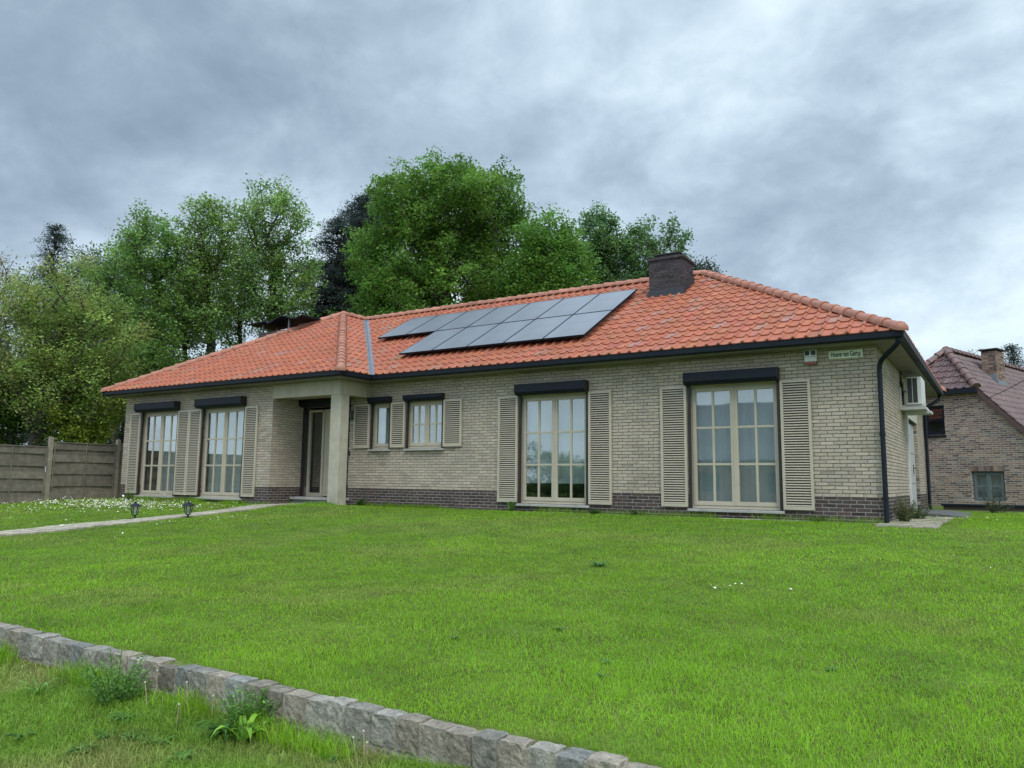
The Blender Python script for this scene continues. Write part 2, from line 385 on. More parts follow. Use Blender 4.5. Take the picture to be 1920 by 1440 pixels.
# front-facing openings (x0, x1, z0, z1)
WIN = dict(w4=(-3.25, -1.575, .17, 2.44), w3=(-6.98, -5.335, .17, 2.44), w2=(-10.10, -9.0, 1.36, 2.46), w1=(-11.215, -10.575, 1.36, 2.46))
WWG = dict(w5=(-16.31, -14.57, .13, 2.46), w6=(-19.06, -17.34, .13, 2.46))
DOOR = (-13.556, -11.93, .18, 2.46)
fo = [(a - XW, b - XW, c, d_) for a, b, c, d_ in list(WIN.values()) + [DOOR]]
wo = [(a - XL, b - XL, c, d_) for a, b, c, d_ in WWG.values()]
SD = (4.42, 6.75, -.02, 2.08)     # side door opening along the east wall
for (p0, d_, ln, ops, sd_) in (((XW, 0), (1, 0), -XW, fo, 1), ((XL, YWG), (1, 0), XW - XL, wo, 2), ((XW, YWG), (0, 1), -YWG, [], 3),
                         ((0, 0), (0, 1), DEP, [SD], 4), ((0, DEP), (-1, 0), -XL, [], 5), ((XL, DEP), (0, -1), DEP - YWG, [], 6)):
    brickwork(house, 'wall', p0, d_, ln, ZP + .005, ZE, ops, M['brick'], M['mortar'], cream, seed=sd_, phase=.05 * sd_)
    brickwork(house, 'plinth', p0, d_, ln, ZP + .005 - .0625 * 10, ZP - .001, ops, M['plinth'], M['plinth_mortar'], darkb, proud=.004, jt=.012, seed=sd_ + 20, phase=.05 * sd_)
mb = MB(); mb.box(XL + .3, -.3, .3, DEP - .3, .10, .14); mb.box(XL + .3, XW - .3, YWG + .3, .3, .10, .14); mb.box(XL + .3, -.3, .3, DEP - .3, 2.75, 2.8); mb.box(XL + .3, XW - .3, YWG + .3, .3, 2.75, 2.8)
mb.box(XL + .3, -.3, 3.4, 3.5, .14, 2.75)
for x in (-14.2, -8.2, -4.3): mb.box(x, x + .1, .28, 3.4, .14, 2.75)
mb.box(-17.0, -16.9, YWG + .3, 3.4, .14, 2.75)
mb.build('interior', M['dark'], house)

# ------------------------------------------------------------------ windows
def window(parent, x0, x1, z0, z1, yw, casements=2, cols=2, rows=3, sill=True, rails=True, curtain='full', tone=(1, 1, 1), mats=None, label=None, low=.09, fw=.055):
    F0, F1 = yw + .085, yw + .15
    fm = mats['frame'] if mats else M['beige']; gm = mats['glass'] if mats else M['glass']
    mb = MB(); xa = x0 + .004; xb = x1 - .004
    o_ = fw
    mb.box(xa, xa + o_, F0, F1, z0, z1 - .002); mb.box(xb - o_, xb, F0, F1, z0, z1 - .002)
    mb.box(xa + o_, xb - o_, F0, F1, z1 - o_, z1 - .002); mb.box(xa + o_, xb - o_, F0, F1, z0, z0 + low * .6)
    mb.box(xa + .01, xb - .01, F0 - .03, F0, z0, z0 + .03)
    cw = (xb - xa - 2 * o_) / casements; C0 = F0 - .014; C1 = F1 - .03; st = .064
    gz0, gz1 = z0 + low * .6, z1 - o_
    plist = []
    for c in range(casements):
        ca = xa + o_ + c * cw + .003; cb = ca + cw - .006
        mb.box(ca, ca + st, C0, C1, gz0 + .002, gz1 - .002); mb.box(cb - st, cb, C0, C1, gz0 + .002, gz1 - .002)
        mb.box(ca + st, cb - st, C0, C1, gz1 - st, gz1 - .002); mb.box(ca + st, cb - st, C0, C1, gz0 + .002, gz0 + st + .012)
        pa, pb, q0, q1 = ca + st, cb - st, gz0 + st + .012, gz1 - st
        mw = .040
        for k in range(1, cols):
            x = pa + (pb - pa) * k / cols; mb.box(x - mw / 2, x + mw / 2, C0 + .006, C1 - .004, q0, q1)
        for k in range(1, rows):
            z = q0 + (q1 - q0) * k / rows; mb.box(pa, pb, C0 + .009, C1 - .006, z - mw / 2, z + mw / 2)
        panes = MB(); plist.append(panes); panes.box(pa - .005, pb + .005, C0 + .026, C0 + .031, q0 - .005, q1 + .005)
    if casements == 2:
        mb.box((xa + xb) / 2 - .016, (xa + xb) / 2 + .016, C0 - .012, C0, gz0 + .01, gz1 - .01)
    fr = mb.build('window', fm, parent, bevel=.003)
    if label: fr['label'] = label
    for panes in plist: panes.build('pane', gm, fr)
    if sill:
        s = MB(); s.prism([(yw - .075, z0 - .055), (yw + .10, z0 - .055), (yw + .10, z0 - .002), (yw - .075, z0 - .012)], 'x', x0 - .02, x1 + .03); s.build('sill', M['sill'], fr, bevel=.003)
    if rails:
        for xx in (x0 + .001, x1 - .046):
            s = MB(); s.box(xx, xx + .045, yw - .022, yw + .03, z0 + .002, z1 - .003); s.build('guide_rail', M['rail'], fr)
    if curtain:
        cm = MB(); zt_ = z1 - .03; zb_ = {'full': z0 + .06, 'blind': z0 + .42, 'half': z0 + .1, 'left': z0 + .06, 'cafe': z0 + .06}[curtain]
        if curtain == 'cafe': zt_ = z0 + (z1 - z0) * .36
        xa2 = x0 + (x1 - x0) * (.30 if curtain == 'left' else 0.02); n_ = 90
        vs = []
        for k in range(n_ + 1):
            x = xa2 + (x1 - .02 - xa2) * k / n_; dy = .0 if curtain == 'blind' else .009 * math.sin(k * .75 + math.sin(k * .21) * 2)
            vs += [(x, yw + .26 + dy, zb_), (x, yw + .26 + dy * .6, zt_)]
        cm.add(vs, [(2 * k, 2 * k + 2, 2 * k + 3, 2 * k + 1) for k in range(n_)])
        cm.build('curtain', M['curtain'], fr, smooth=True, fixn=False)
    return fr

def rollerbox(parent, x0, x1, z0, z1, yw, dep=.2):
    mb = MB(); ch = .055
    mb.prism([(yw - .001, z0), (yw - dep + ch, z0), (yw - dep, z0 + ch), (yw - dep, z1), (yw - .001, z1)], 'x', x0 + .006, x1 - .006)
    o_ = mb.build('roller_box', M['black'], parent, bevel=.004)
    for a_ in (x0, x1 - .006):
        s = MB(); s.prism([(yw - .001, z0 - .004), (yw - dep + ch, z0 - .004), (yw - dep - .004, z0 + ch), (yw - dep - .004, z1 + .004), (yw - .001, z1 + .004)], 'x', a_, a_ + .0055)
        s.build('end_cap', M['rail'], o_)
    return o_

def shutter(parent, x0, x1, z0, z1, yw, slat=.0445):
    mb = MB(); y0, y1 = yw - .048, yw - .012; st = .047
    mb.box(x0, x0 + st, y0, y1, z0, z1); mb.box(x1 - st, x1, y0, y1, z0, z1)
    mb.box(x0 + st, x1 - st, y0, y1, z1 - st, z1); mb.box(x0 + st, x1 - st, y0, y1, z0, z0 + st + .01)
    n_ = int((z1 - z0 - 2 * st) / slat); zz = z0 + st + .012; sl = (z1 - st - zz) / n_
    for k in range(n_):
        z = zz + k * sl
        mb.prism([(y0 + .001, z + sl * .04), (y0 + .001, z + sl * .26), (y1 - .012, z + sl * .62), (y1 - .012, z + sl * .40)], 'x', x0 + st, x1 - st)
    o_ = mb.build('shutter', M['beige'], parent)
    s = MB(); s.box(x0 + st, x1 - st, y1 - .006, y1 - .001, z0 + st, z1 - st); s.build('slat_shade_board', M['rail'], o_)  # dark board put in as the deep shade between the slats
    return o_

cur = dict(w4='full', w3='blind', w2='full', w1='full', w5='full', w6='left')
for k, (a_, b_, c_, d_) in WIN.items():
    if k in ('w4', 'w3'): window(house, a_, b_, c_, d_, 0, 2, 2, 3, curtain=cur[k])
    elif k == 'w2': window(house, a_, b_, c_, d_, 0, 2, 2, 2, curtain=cur[k], fw=.045)
    else: window(house, a_, b_, c_, d_, 0, 1, 1, 1, curtain=cur[k], fw=.045)
for k, (a_, b_, c_, d_) in WWG.items(): window(house, a_, b_, c_, d_, YWG, 2, 2, 3, curtain=cur[k])
for a_, b_, c_, d_, yw in ((-3.27, -1.56, 2.44, 2.665, 0), (-6.99, -5.32, 2.44, 2.665, 0), (-10.115, -8.985, 2.46, 2.60, 0), (-11.235, -10.56, 2.46, 2.60, 0),
                       (-16.42, -14.55, 2.47, 2.70, YWG), (-19.18, -17.31, 2.47, 2.70, YWG)):
    rollerbox(house, a_, b_, c_, d_, yw, .2 if d_ > 2.62 else .15)
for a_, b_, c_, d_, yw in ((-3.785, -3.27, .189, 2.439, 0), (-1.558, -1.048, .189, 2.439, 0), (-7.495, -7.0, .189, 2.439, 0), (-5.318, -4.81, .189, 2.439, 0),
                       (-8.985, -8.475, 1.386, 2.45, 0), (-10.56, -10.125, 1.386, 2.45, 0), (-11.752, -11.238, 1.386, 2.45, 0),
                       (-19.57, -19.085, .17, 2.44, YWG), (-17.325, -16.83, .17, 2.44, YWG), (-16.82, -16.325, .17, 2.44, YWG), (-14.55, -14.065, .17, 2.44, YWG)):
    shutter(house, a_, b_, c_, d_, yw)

# front door under the porch
dm = MB()
x0, x1, z0, z1 = DOOR; yd = .13
dm.box(x0 + .06, x0 + .13, yd - .01, yd + .06, z0, 2.40); dm.box(-13.0, -12.93, yd - .01, yd + .06, z0, 2.40); dm.box(x1 - .09, x1 - .02, yd - .01, yd + .06, z0, 2.40)
dm.box(x0 + .13, x1 - .09, yd - .01, yd + .06, 2.34, 2.40); dm.box(x0 + .13, -13.0, yd, yd + .06, z0, z0 + .10)
dm.box(-12.92, x1 - .095, yd + .015, yd + .055, z0 + .02, 2.335)
for k in range(4):
    xx = -12.86 + k * .2; dm.box(xx, xx + .016, yd + .004, yd + .0145, 1.15, 2.27)
for (a_, b_, c_, d_) in ((-12.86, -12.2, .30, .33), (-12.86, -12.2, 1.04, 1.07)): dm.box(a_, b_, yd + .004, yd + .0145, c_, d_)
for xx in (-12.86, -12.23): dm.box(xx, xx + .03, yd + .0035, yd + .0142, .33, 1.04)
door = dm.build('front_door', M['beige'], house, bevel=.003); door['label'] = 'beige panelled front door with tall side light'
s = MB(); s.box(x0 + .125, -12.995, yd + .02, yd + .026, z0 + .09, 2.345); s.build('side_light', M['glass'], door)
s = MB(); s.tube([(-12.18, yd + .01, 1.12), (-12.18, yd - .05, 1.12), (-12.30, yd - .055, 1.12)], .009); s.box(-12.20, -12.16, yd + .005, yd + .0148, 1.0, 1.2); s.build('handle', M['lead'], door)
rollerbox(house, -13.55, -11.92, 2.46, 2.66, 0, .2)
for a_, b_ in ((-13.552, -13.50), (-11.98, -11.931)):
    s = MB(); s.box(a_, b_, -.03, .05, .19, 2.455); s.build('guide_rail', M['rail'], house)
s = MB(); s.box(-13.555, -11.85, -.36, .12, .115, .18); s.build('doorstep', M['sill'], house, bevel=.006)
s = MB(); s.box(-13.54, -11.90, -.30, .10, -.2, .113); s.build('step_base', mat('blue grey concrete', (.20, .22, .23), .85, nscale=8, namp=.2, bump=.3), house)
# porch beam clad in vertical boards, ceiling and column
bm_ = MB(); zb0, zb1 = 2.60, 2.941
r = random.Random(3)
x = XW + .002
while x < -11.26:
    b_ = min(x + .094, -11.255); v_ = r.uniform(.93, 1.05); bm_.box(x, b_ - .006, YWG - .004, YWG + .02, zb0, zb1, (v_,) * 3); x += .094
y = YWG + .022
while y < -.01:
    b_ = min(y + .094, -.008); v_ = r.uniform(.93, 1.05); bm_.box(-11.276, -11.252, y, b_ - .006, zb0, zb1, (v_,) * 3); y += .094
bm_.box(XW + .004, -11.278, YWG + .0205, YWG + .14, zb0 + .012, zb1 - .002); bm_.box(-11.40, -11.277, YWG + .141, -.01, zb0 + .012, zb1 - .002)
bm_.box(XW + .004, -11.401, YWG + .141, -.01, zb0 + .05, zb0 + .07)
bm_.build('porch_beam', M['beige'], house)
cm = MB(); ca, cb, cy0, cy1 = -11.565, -11.25, -1.02, -.72
cm.box(ca, cb, cy0, cy1, -.15, 2.60); cm.build('porch_column', M['concrete'], house, bevel=.018)

# side door in the east wall
sdm = MB()
xd = -.07
sdm.box(xd - .05, xd, SD[0] + .05, SD[1] - .05, 0, 2.03)
for k in range(1, 3): sdm.box(xd, xd + .012, SD[0] + .1, SD[1] - .1, k * .68, k * .68 + .03)
so = sdm.build('side_door', mat('pale grey door paint', (.40, .40, .38), .5, nscale=3, namp=.08), house); so['label'] = 'pale grey side door in the end wall'
s = MB(); s.tube([(xd, 6.2, 1.02), (xd + .06, 6.2, 1.02), (xd + .06, 6.08, 1.02)], .01); s.box(xd + .001, xd + .012, 6.17, 6.23, .88, 1.1); s.build('handle', M['rail'], so)
s = MB(); s.box(-.06, .035, SD[0] - .07, SD[0] + .05, .02, 2.14); s.build('door_frame', M['white'], so)
s = MB(); s.box(-.10, .012, SD[0] + .045, SD[1] + .1, 2.083, 2.34); s.build('lintel', mat('cream render', (.52, .50, .41), .8, nscale=5, namp=.1), house)
s = MB(); s.box(-.02, .55, SD[0] - .1, SD[1] + .15, -.1, .04); s.build('side_step', M['sill'], house, bevel=.01)

# ------------------------------------------------------------------ roof
TAN = .565; CP = 1 / math.sqrt(1 + TAN * TAN); SP = TAN * CP
def redtile(r):
    q = r.random(); v = r.gauss(1, .055)
    if q < .66: c_ = (.372, .122, .068)
    elif q < .93: c_ = (.355, .130, .078)
    else: c_ = (.320, .165, .120)
    return (c_[0] * v, c_[1] * v * r.uniform(.94, 1.06), c_[2] * v * r.uniform(.92, 1.1))
def tilefield(E0, u, inw, Lg, Vl, clips, tone, seed=1, tw=.215, te=.335, roll=.034, lip=.026, tanp=TAN, skip=None, hole_dark=False):
    cp = 1 / math.sqrt(1 + tanp * tanp); sp_ = tanp * cp
    r = random.Random(seed); E0 = np.array(E0, float); u = np.array([*u, 0.]); s_ = np.array([inw[0] * cp, inw[1] * cp, sp_]); n = np.cross(u, s_)
    if n[2] < 0: n = -n
    t = np.array([0, .04, .3, .60, .68, .76, .82, .90, .96, 1.0]); prof = np.array([0, .0, -.004, .0, .006, roll * .75, roll, roll * .92, roll * .45, .0])
    mb = MB(); nc = int(math.ceil(Lg / tw)); nr = int(math.ceil(Vl / te))
    for jx in range(nr):
        for ix in range(nc):
            a0 = ix * tw; b0 = jx * te; c_ = E0 + u * (a0 + tw / 2) + s_ * (b0 + te / 2)
            ok = True
            for (px, py, nx_, ny_) in clips:
                if (c_[0] - px) * nx_ + (c_[1] - py) * ny_ < -.36: ok = False; break
            if not ok: continue
            b1 = min(b0 + te + .01, Vl); dj = r.uniform(-.004, .004); dh = r.uniform(-.002, .003)
            vs = []
            for tt, h in zip(t, prof):
                bb = b0 + dj
                p = E0 + u * (a0 + tt * (tw + .004)); 
                vs.append(p + s_ * bb + n * (h - .012)); vs.append(p + s_ * bb + n * (h + lip + dh)); vs.append(p + s_ * b1 + n * (h + .002 + dh))
            fs = []
            for k in range(len(t) - 1):
                fs.append((3 * k, 3 * k + 3, 3 * k + 4, 3 * k + 1)); fs.append((3 * k + 1, 3 * k + 4, 3 * k + 5, 3 * k + 2))
            mb.add(vs, fs, tone(r))
    bm = bmesh.new(); cl_ = bm.loops.layers.float_color.new('Col')
    bv = [bm.verts.new(v) for v in mb.v]
    for f, c_ in zip(mb.f, mb.c):
        bf = bm.faces.new([bv[q] for q in f])
        bf.smooth = True
        for l_ in bf.loops: l_[cl_] = (*c_, 1)
    for (px, py, nx_, ny_) in clips:
        bmesh.ops.bisect_plane(bm, geom=bm.verts[:] + bm.edges[:] + bm.faces[:], plane_co=(px, py, 0), plane_no=(nx_, ny_, 0), clear_inner=True)
    return bm
def roofobj(bms, name, mt, parent):
    me = bpy.data.meshes.new(name); tot = bmesh.new()
    for b in bms:
        tmp = bpy.data.meshes.new('t'); b.to_mesh(tmp); tot.from_mesh(tmp); bpy.data.meshes.remove(tmp); b.free()
    es = [e_ for e_ in tot.edges if len(e_.link_faces) == 2 and e_.calc_face_angle(0) > .7]
    for e_ in es: e_.smooth = False
    tot.to_mesh(me); tot.free(); me.materials.append(mt)
    o_ = bpy.data.objects.new(name, me); C.objects.link(o_); o_.parent = parent; return o_
OE = .455; ZR = 3.072
xE = OE; yF = -OE; yB = DEP + OE; xLe = XL - OE; xWe = -11.275 + OE; yWf = YWG - OE
HM = (yB - yF) / 2; yr = yF + HM; zr = ZR + TAN * HM; xap = xE - HM; xwr = (xLe + xWe) / 2; HW = (xWe - xLe) / 2; zwr = ZR + TAN * HW; yap = yWf + HW
Vl = HM / CP; VW = HW / CP
K = .02
fields = [
 ((xwr, yF, ZR), (1, 0), (0, 1), xE - xwr, Vl, [(xWe + .085, yF, 1, 1), (xE, yF, -1, -1)]),
 ((xE, yF, ZR), (0, 1), (-1, 0), yB - yF, Vl, [(xE, yF, 1, 1), (xE, yB, 1, -1)]),
 ((xLe, yWf, ZR), (1, 0), (0, 1), 2 * HW, VW, [(xLe, yWf, 1, -1), (xWe, yWf, -1, -1)]),
 ((xWe, yWf, ZR), (0, 1), (-1, 0), yr - yWf, VW, [(xWe, yWf, 1, 1), (xWe - .085, yF, -1, -1)]),
 ((xLe, yB, ZR), (0, -1), (1, 0), yB - yWf, VW, [(xLe, yWf, -1, 1), (xLe, yB, -1, -1)]),
 ((xE, yB, ZR), (-1, 0), (0, -1), xE - xLe, Vl, [(xE, yB, -1, 1), (xLe, yB, 1, 1)])]
roof = roofobj([tilefield(*f, redtile, seed=k) for k, f in enumerate(fields)], 'roof', M['tile'], house)
roof['label'] = 'red clay tile hipped roof'
# underlay below the tiles
dk = MB(); zo = -.035
A = lambda x, y, z: (x, y, z + zo)
P_ = dict(fr=A(xE, yF, ZR), br=A(xE, yB, ZR), bl=A(xLe, yB, ZR), wl=A(xLe, yWf, ZR), wr=A(xWe, yWf, ZR), va=A(xWe, yF, ZR), ap=A(xap, yr, zr), wa=A(xwr, yap, zwr), wb=A(xwr, yr, zr))
for f in (('va', 'fr', 'ap', 'wb'), ('fr', 'br', 'ap'), ('br', 'bl', 'wb', 'ap'), ('bl', 'wl', 'wa', 'wb'), ('wl', 'wr', 'wa'), ('wr', 'va', 'wb', 'wa')):
    dk.add([P_[q] for q in f], [tuple(range(len(f)))])
dk.build('underlay', M['deck'], roof, fixn=False)

def caps(parent, segs, tone, mt, name='ridge_tiles', r0=.108, step=.34, seed=5, lift=.0):
    mb = MB(); rr = random.Random(seed)
    for P0, P1, dome in segs:
        P0 = Vector(P0); P1 = Vector(P1); t = (P1 - P0).normalized(); side = t.cross(Vector((0, 0, 1))).normalized(); up = side.cross(t).normalized()
        Lg = (P1 - P0).length; n_ = max(1, round(Lg / step)); st = Lg / n_
        for k in range(n_):
            c_ = tone(rr); base = P0 + t * (k * st); ra = r0 * 1.13; rb = r0 * .97
            j_ = rr.uniform(-.004, .004)
            stations = [(-.02, ra * 1.0), (.0, ra * 1.03), (.05, ra), (.065, ra * .93), (st * .6, rb), (st + .02, rb * .96)]
            vs = []; q = 9
            for a_, rad in stations:
                for w_ in range(q):
                    th = math.pi * (w_ / (q - 1)) * 1.1 - .157; p = base + t * a_ + side * math.cos(th) * rad + up * (math.sin(th) * rad * .95 + lift + j_)
                    vs.append(p)
            fs = [(i_ * q + w_, i_ * q + w_ + 1, (i_ + 1) * q + w_ + 1, (i_ + 1) * q + w_) for i_ in range(len(stations) - 1) for w_ in range(q - 1)]
            fs.append(tuple(range(q)))
            mb.add(vs, fs, c_)
        if dome:
            vs = []; q = 9; c_ = tone(rr)
            for i_ in range(5):
                ph = i_ / 4 * math.pi / 2; rad = r0 * 1.1 * math.cos(ph); a_ = -.02 - r0 * 1.0 * math.sin(ph)
                for w_ in range(q):
                    th = math.pi * (w_ / (q - 1)) * 1.1 - .157; vs.append(P0 + t * a_ + side * math.cos(th) * rad + up * (math.sin(th) * rad * .95 + lift))
            mb.add(vs, [(i_ * q + w_, i_ * q + w_ + 1, (i_ + 1) * q + w_ + 1, (i_ + 1) * q + w_) for i_ in range(4) for w_ in range(q - 1)], c_)
    o_ = mb.build(name, mt, parent, fixn=True)
    me = o_.data; me.polygons.foreach_set('use_smooth', [True] * len(me.polygons))
    bm = bmesh.new(); bm.from_mesh(me)
    for e_ in bm.edges:
        if len(e_.link_faces) == 2 and e_.calc_face_angle(0) > .6: e_.smooth = False
    bm.to_mesh(me); bm.free()
    return o_
def ridgetone(r):
    v = r.gauss(1, .08); return (.37 * v, .165 * v, .115 * v)
zl = .0
caps(roof, [((xE - .03, yF + .03, ZR + .035), (xap, yr, zr + .02), True), ((xWe - .03, yWf + .03, ZR + .035), (xwr, yap, zwr + .02), True), ((xLe + .03, yWf + .03, ZR + .035), (xwr, yap, zwr + .02), True),
            ((xE - .03, yB - .03, ZR + .035), (xap, yr, zr + .02), True), ((xLe + .03, yB - .03, ZR + .035), (xwr, yr, zr + .02), True),
            ((xwr + .1, yr, zr + .02), (xap + .05, yr, zr + .02), False), ((xwr, yap, zwr + .02), (xwr, yr, zr + .02), False)], ridgetone, M['tile'])
# zinc valley
vb = MB(); n_ = 14
pv0 = Vector((xWe, yF, ZR - .0)); pv1 = Vector((xwr + .05, yr - .05, zr - .0)); wv = .10
dz = TAN * wv * .72
s_ = Vector((1, 1, 0)).normalized()
for sg in (1, -1):
    vb.quad(pv0 + Vector((0, 0, .012)), pv1 + Vector((0, 0, .012)), pv1 + s_ * wv * sg + Vector((0, 0, .05 )), pv0 + s_ * wv * sg + Vector((0, 0, .05)))
vb.tube([pv0 + Vector((0, 0, .03)), pv1 + Vector((0, 0, .03))], .012, 6)
vb.build('valley_flashing', M['lead'], roof, fixn=False)

# gutter and soffit swept round the eaves
loop = [(xLe, yWf), (xWe, yWf), (xWe, yF), (xE, yF), (xE, yB), (xLe, yB)]
def sweep(pts, prof, closed=True):
    mb = MB(); n_ = len(pts); P = [Vector((*p, 0)) for p in pts]; offs = []
    for k in range(n_):
        d0 = (P[k] - P[k - 1]).normalized(); d1 = (P[(k + 1) % n_] - P[k]).normalized()
        a_ = Vector((d0.y, -d0.x, 0)); b_ = Vector((d1.y, -d1.x, 0)); offs.append((a_ + b_) / (1 + a_.dot(b_)))
    q = len(prof); vs = []
    for k in range(n_):
        for o_, z in prof: v_ = P[k] + offs[k] * o_; vs.append((v_.x, v_.y, z))
    fs = [(k * q + w_, ((k + 1) % n_) * q + w_, ((k + 1) % n_) * q + (w_ + 1) % q, k * q + (w_ + 1) % q) for k in range(n_) for w_ in range(q)]
    return mb.add(vs, fs)
sweep(loop, [(-.10, 2.975), (.0, 2.965), (.020, 2.985), (.025, 3.066), (.033, 3.074), (.018, 3.074), (.008, 3.0), (-.09, 3.0), (-.10, 3.06)]).build('gutter', M['black'], house)
sweep(loop, [(-.50, 2.944), (-.09, 2.944), (-.09, 2.972), (-.50, 2.972)]).build('soffit', M['soffit'], house)
def downpipe(pts, rad=.042, brackets=()):
    s = MB(); s.tube(pts, rad, 14)
    for z in brackets: s.lathe((pts[-1][0], pts[-1][1], z), [(rad + .008, -.018), (rad + .008, .018)], 14)
    return s.build('downpipe', M['black'], house, smooth=False)
px_, py_ = .055, -.07
pts = [(.40, -.40, 2.985), (.395, -.395, 2.93), (.36, -.37, 2.87), (.30, -.32, 2.82), (.16, -.18, 2.72), (.09, -.10, 2.66), (.065, -.078, 2.60), (px_, py_, 2.50), (px_, py_, 0.0)]
downpipe(pts, .040, (1.45, .42))
pts = [(.40, DEP + .30, 2.98), (.38, DEP + .25, 2.86), (.22, DEP + .05, 2.72), (.08, DEP - .10, 2.62), (.06, DEP - .12, 2.5), (.06, DEP - .12, .12), (.09, DEP - .22, .02), (.16, DEP - .36, -.02)]
downpipe(pts, .04)

# front chimney
def chimney(parent, x0, x1, y0, y1, zb, zt, brick, mortar, tone, name='chimney'):
    root = None
    for k, (p0, d_, ln) in enumerate((((x0, y0), (1, 0), x1 - x0), ((x1, y0), (0, 1), y1 - y0), ((x1, y1), (-1, 0), x1 - x0), ((x0, y1), (0, -1), y1 - y0))):
        pass
    r = random.Random(11); bw = MB(); bh, jt, bl = .055, .012, .20
    z = zb; k = 0
    while z < zt - .02:
        for (p0, d_, ln) in (((x0, y0), (1, 0), x1 - x0), ((x1, y0), (0, 1), y1 - y0), ((x1, y1), (-1, 0), x1 - x0), ((x0, y1), (0, -1), y1 - y0)):
            d_ = Vector((*d_, 0)); n = Vector((d_.y, -d_.x, 0)); p = Vector((*p0, 0)); x = -(k % 2) * .1
            while x < ln:
                a0 = max(x, 0); a1 = min(x + bl, ln); x += bl + jt
                if a1 - a0 < .02: continue
                pr = r.uniform(-.004, .006)
                def W(a, o_, zz): q = p + d_ * a + n * o_; return (q.x, q.y, zz)
                vs = [W(a0, pr, z), W(a1, pr, z), W(a1, pr, z + bh), W(a0, pr, z + bh), W(a0, -.02, z), W(a1, -.02, z), W(a1, -.02, z + bh), W(a0, -.02, z + bh)]
                bw.add(vs, [(0, 1, 2, 3), (1, 5, 6, 2), (4, 0, 3, 7), (3, 2, 6, 7), (4, 5, 1, 0)], tone(r))
        z += bh + jt; k += 1
    ch = bw.build(name, brick, parent, fixn=False)
    s = MB(); e_ = .012; s.box(x0 + e_, x1 - e_, y0 + e_, y1 - e_, zb, z - .01); s.build('mortar', mortar, ch)
    return ch, z
c1, zt = chimney(roof, -5.185, -4.35, 2.92, 3.66, 4.6, 5.85, M['chim'], M['chim_mortar'], darkb)
s = MB(); s.box(-5.22, -4.315, 2.885, 3.695, zt - .012, zt + .05); s.build('chimney_ledge', M['chim'], c1, bevel=.01)
s = MB()
for (a_, b_, c_, d_) in ((-5.06, -4.47, 3.02, 3.10), (-5.06, -4.47, 3.48, 3.56), (-5.06, -4.98, 3.10, 3.48), (-4.55, -4.47, 3.10, 3.48)): s.box(a_, b_, c_, d_, zt + .05, zt + .14)
s.box(-5.09, -4.44, 2.99, 3.59, zt + .14, zt + .165); s.build('chimney_cap', M['chim'], c1)
fz = lambda y: ZR + TAN * (y - yF)
s = MB(); s.add([(-5.205, 2.895, fz(2.895) - .05), (-4.33, 2.895, fz(2.895) - .05), (-4.33, 2.895, fz(2.895) + .17), (-5.205, 2.895, fz(2.895) + .17), (-5.205, 3.68, fz(3.68) - .05), (-4.33, 3.68, fz(3.68) - .05), (-4.33, 3.68, fz(3.68) + .14), (-5.205, 3.68, fz(3.68) + .14)],
    [(0, 1, 2, 3), (1, 5, 6, 2), (0, 4, 7, 3), (3, 2, 6, 7)]); s.build('flashing', mat('dark lead', (.038, .041, .050), .5, metal=.3, nscale=8, namp=.2), c1)
# rear chimney with a curved sheet cap on posts
c2, zt2 = chimney(roof, -18.15, -16.6, 2.15, 2.85, 3.9, 5.22, M['chim'], M['chim_mortar'], lambda r: (2.2, 2.1, 2.0))
s = MB()
for xx, yy in ((-18.05, 2.2), (-16.85, 2.2), (-18.05, 2.75), (-16.85, 2.75)):
    s = MB(); s.box(xx, xx + .05, yy, yy + .05, zt2 - .01, zt2 + .33); s.build('cap_post', M['lead'], c2)
s = MB(); n_ = 40; vs = []
for k in range(n_ + 1):
    t_ = k / n_; x = -18.45 + 2.45 * t_; z = zt2 + .34 + .07 * math.sin(t_ * 12.5) * (t_ > .35) - .06 * (1 - t_)
    vs += [(x, 1.95, z), (x, 3.05, z), (x, 1.95, z - .03), (x, 3.05, z - .03)]
fs = []
for k in range(n_):
    b = 4 * k; fs += [(b, b + 4, b + 5, b + 1), (b + 2, b + 3, b + 7, b + 6), (b, b + 2, b + 6, b + 4), (b + 1, b + 5, b + 7, b + 3)]
s.add(vs, fs + [(0, 1, 3, 2), (4 * n_, 4 * n_ + 2, 4 * n_ + 3, 4 * n_ + 1)]); s.build('chimney_cap', M['black'], c2)

# ------------------------------------------------------------------ solar panels: twelve things on the roof
pv = mat('solar glass', (.14, .152, .18), .30, nscale=1.1, namp=.25, spec=1.0)
PW, PH = 1.02, 1.65
def solar(x0, b0):
    base = np.array([x0 + PW / 2, yF, ZR]) + np.array([0, CP, SP]) * b0 + np.array([0, -SP, CP]) * .13
    o_ = thing('solar_panel', tuple(base), '', 'solar panel', 'black solar panels on the red roof')
    o_.rotation_euler = (math.atan(TAN), 0, 0)
    g_ = .006; s = MB(); hw = PW / 2 - g_
    s.box(-hw + .012, hw - .012, g_ + .012, PH - g_ - .012, .0, .030); s.build('glass', pv, o_)
    s = MB(); f = .012
    s.box(-hw, -hw + f, g_, PH - g_, -.008, .034); s.box(hw - f, hw, g_, PH - g_, -.008, .034); s.box(-hw + f, hw - f, g_, g_ + f, -.008, .034); s.box(-hw + f, hw - f, PH - g_ - f, PH - g_, -.008, .034)
    for yy in (.35, 1.25): s.box(-hw + .1, hw - .1, yy, yy + .04, -.09, -.002)
    s.build('frame', M['black'], o_)
    return o_
ords = ['leftmost', 'second from the left', 'third from the left', 'middle', 'third from the right', 'second from the right', 'rightmost']
ord5 = ['leftmost', 'second from the left', 'middle', 'second from the right', 'rightmost']
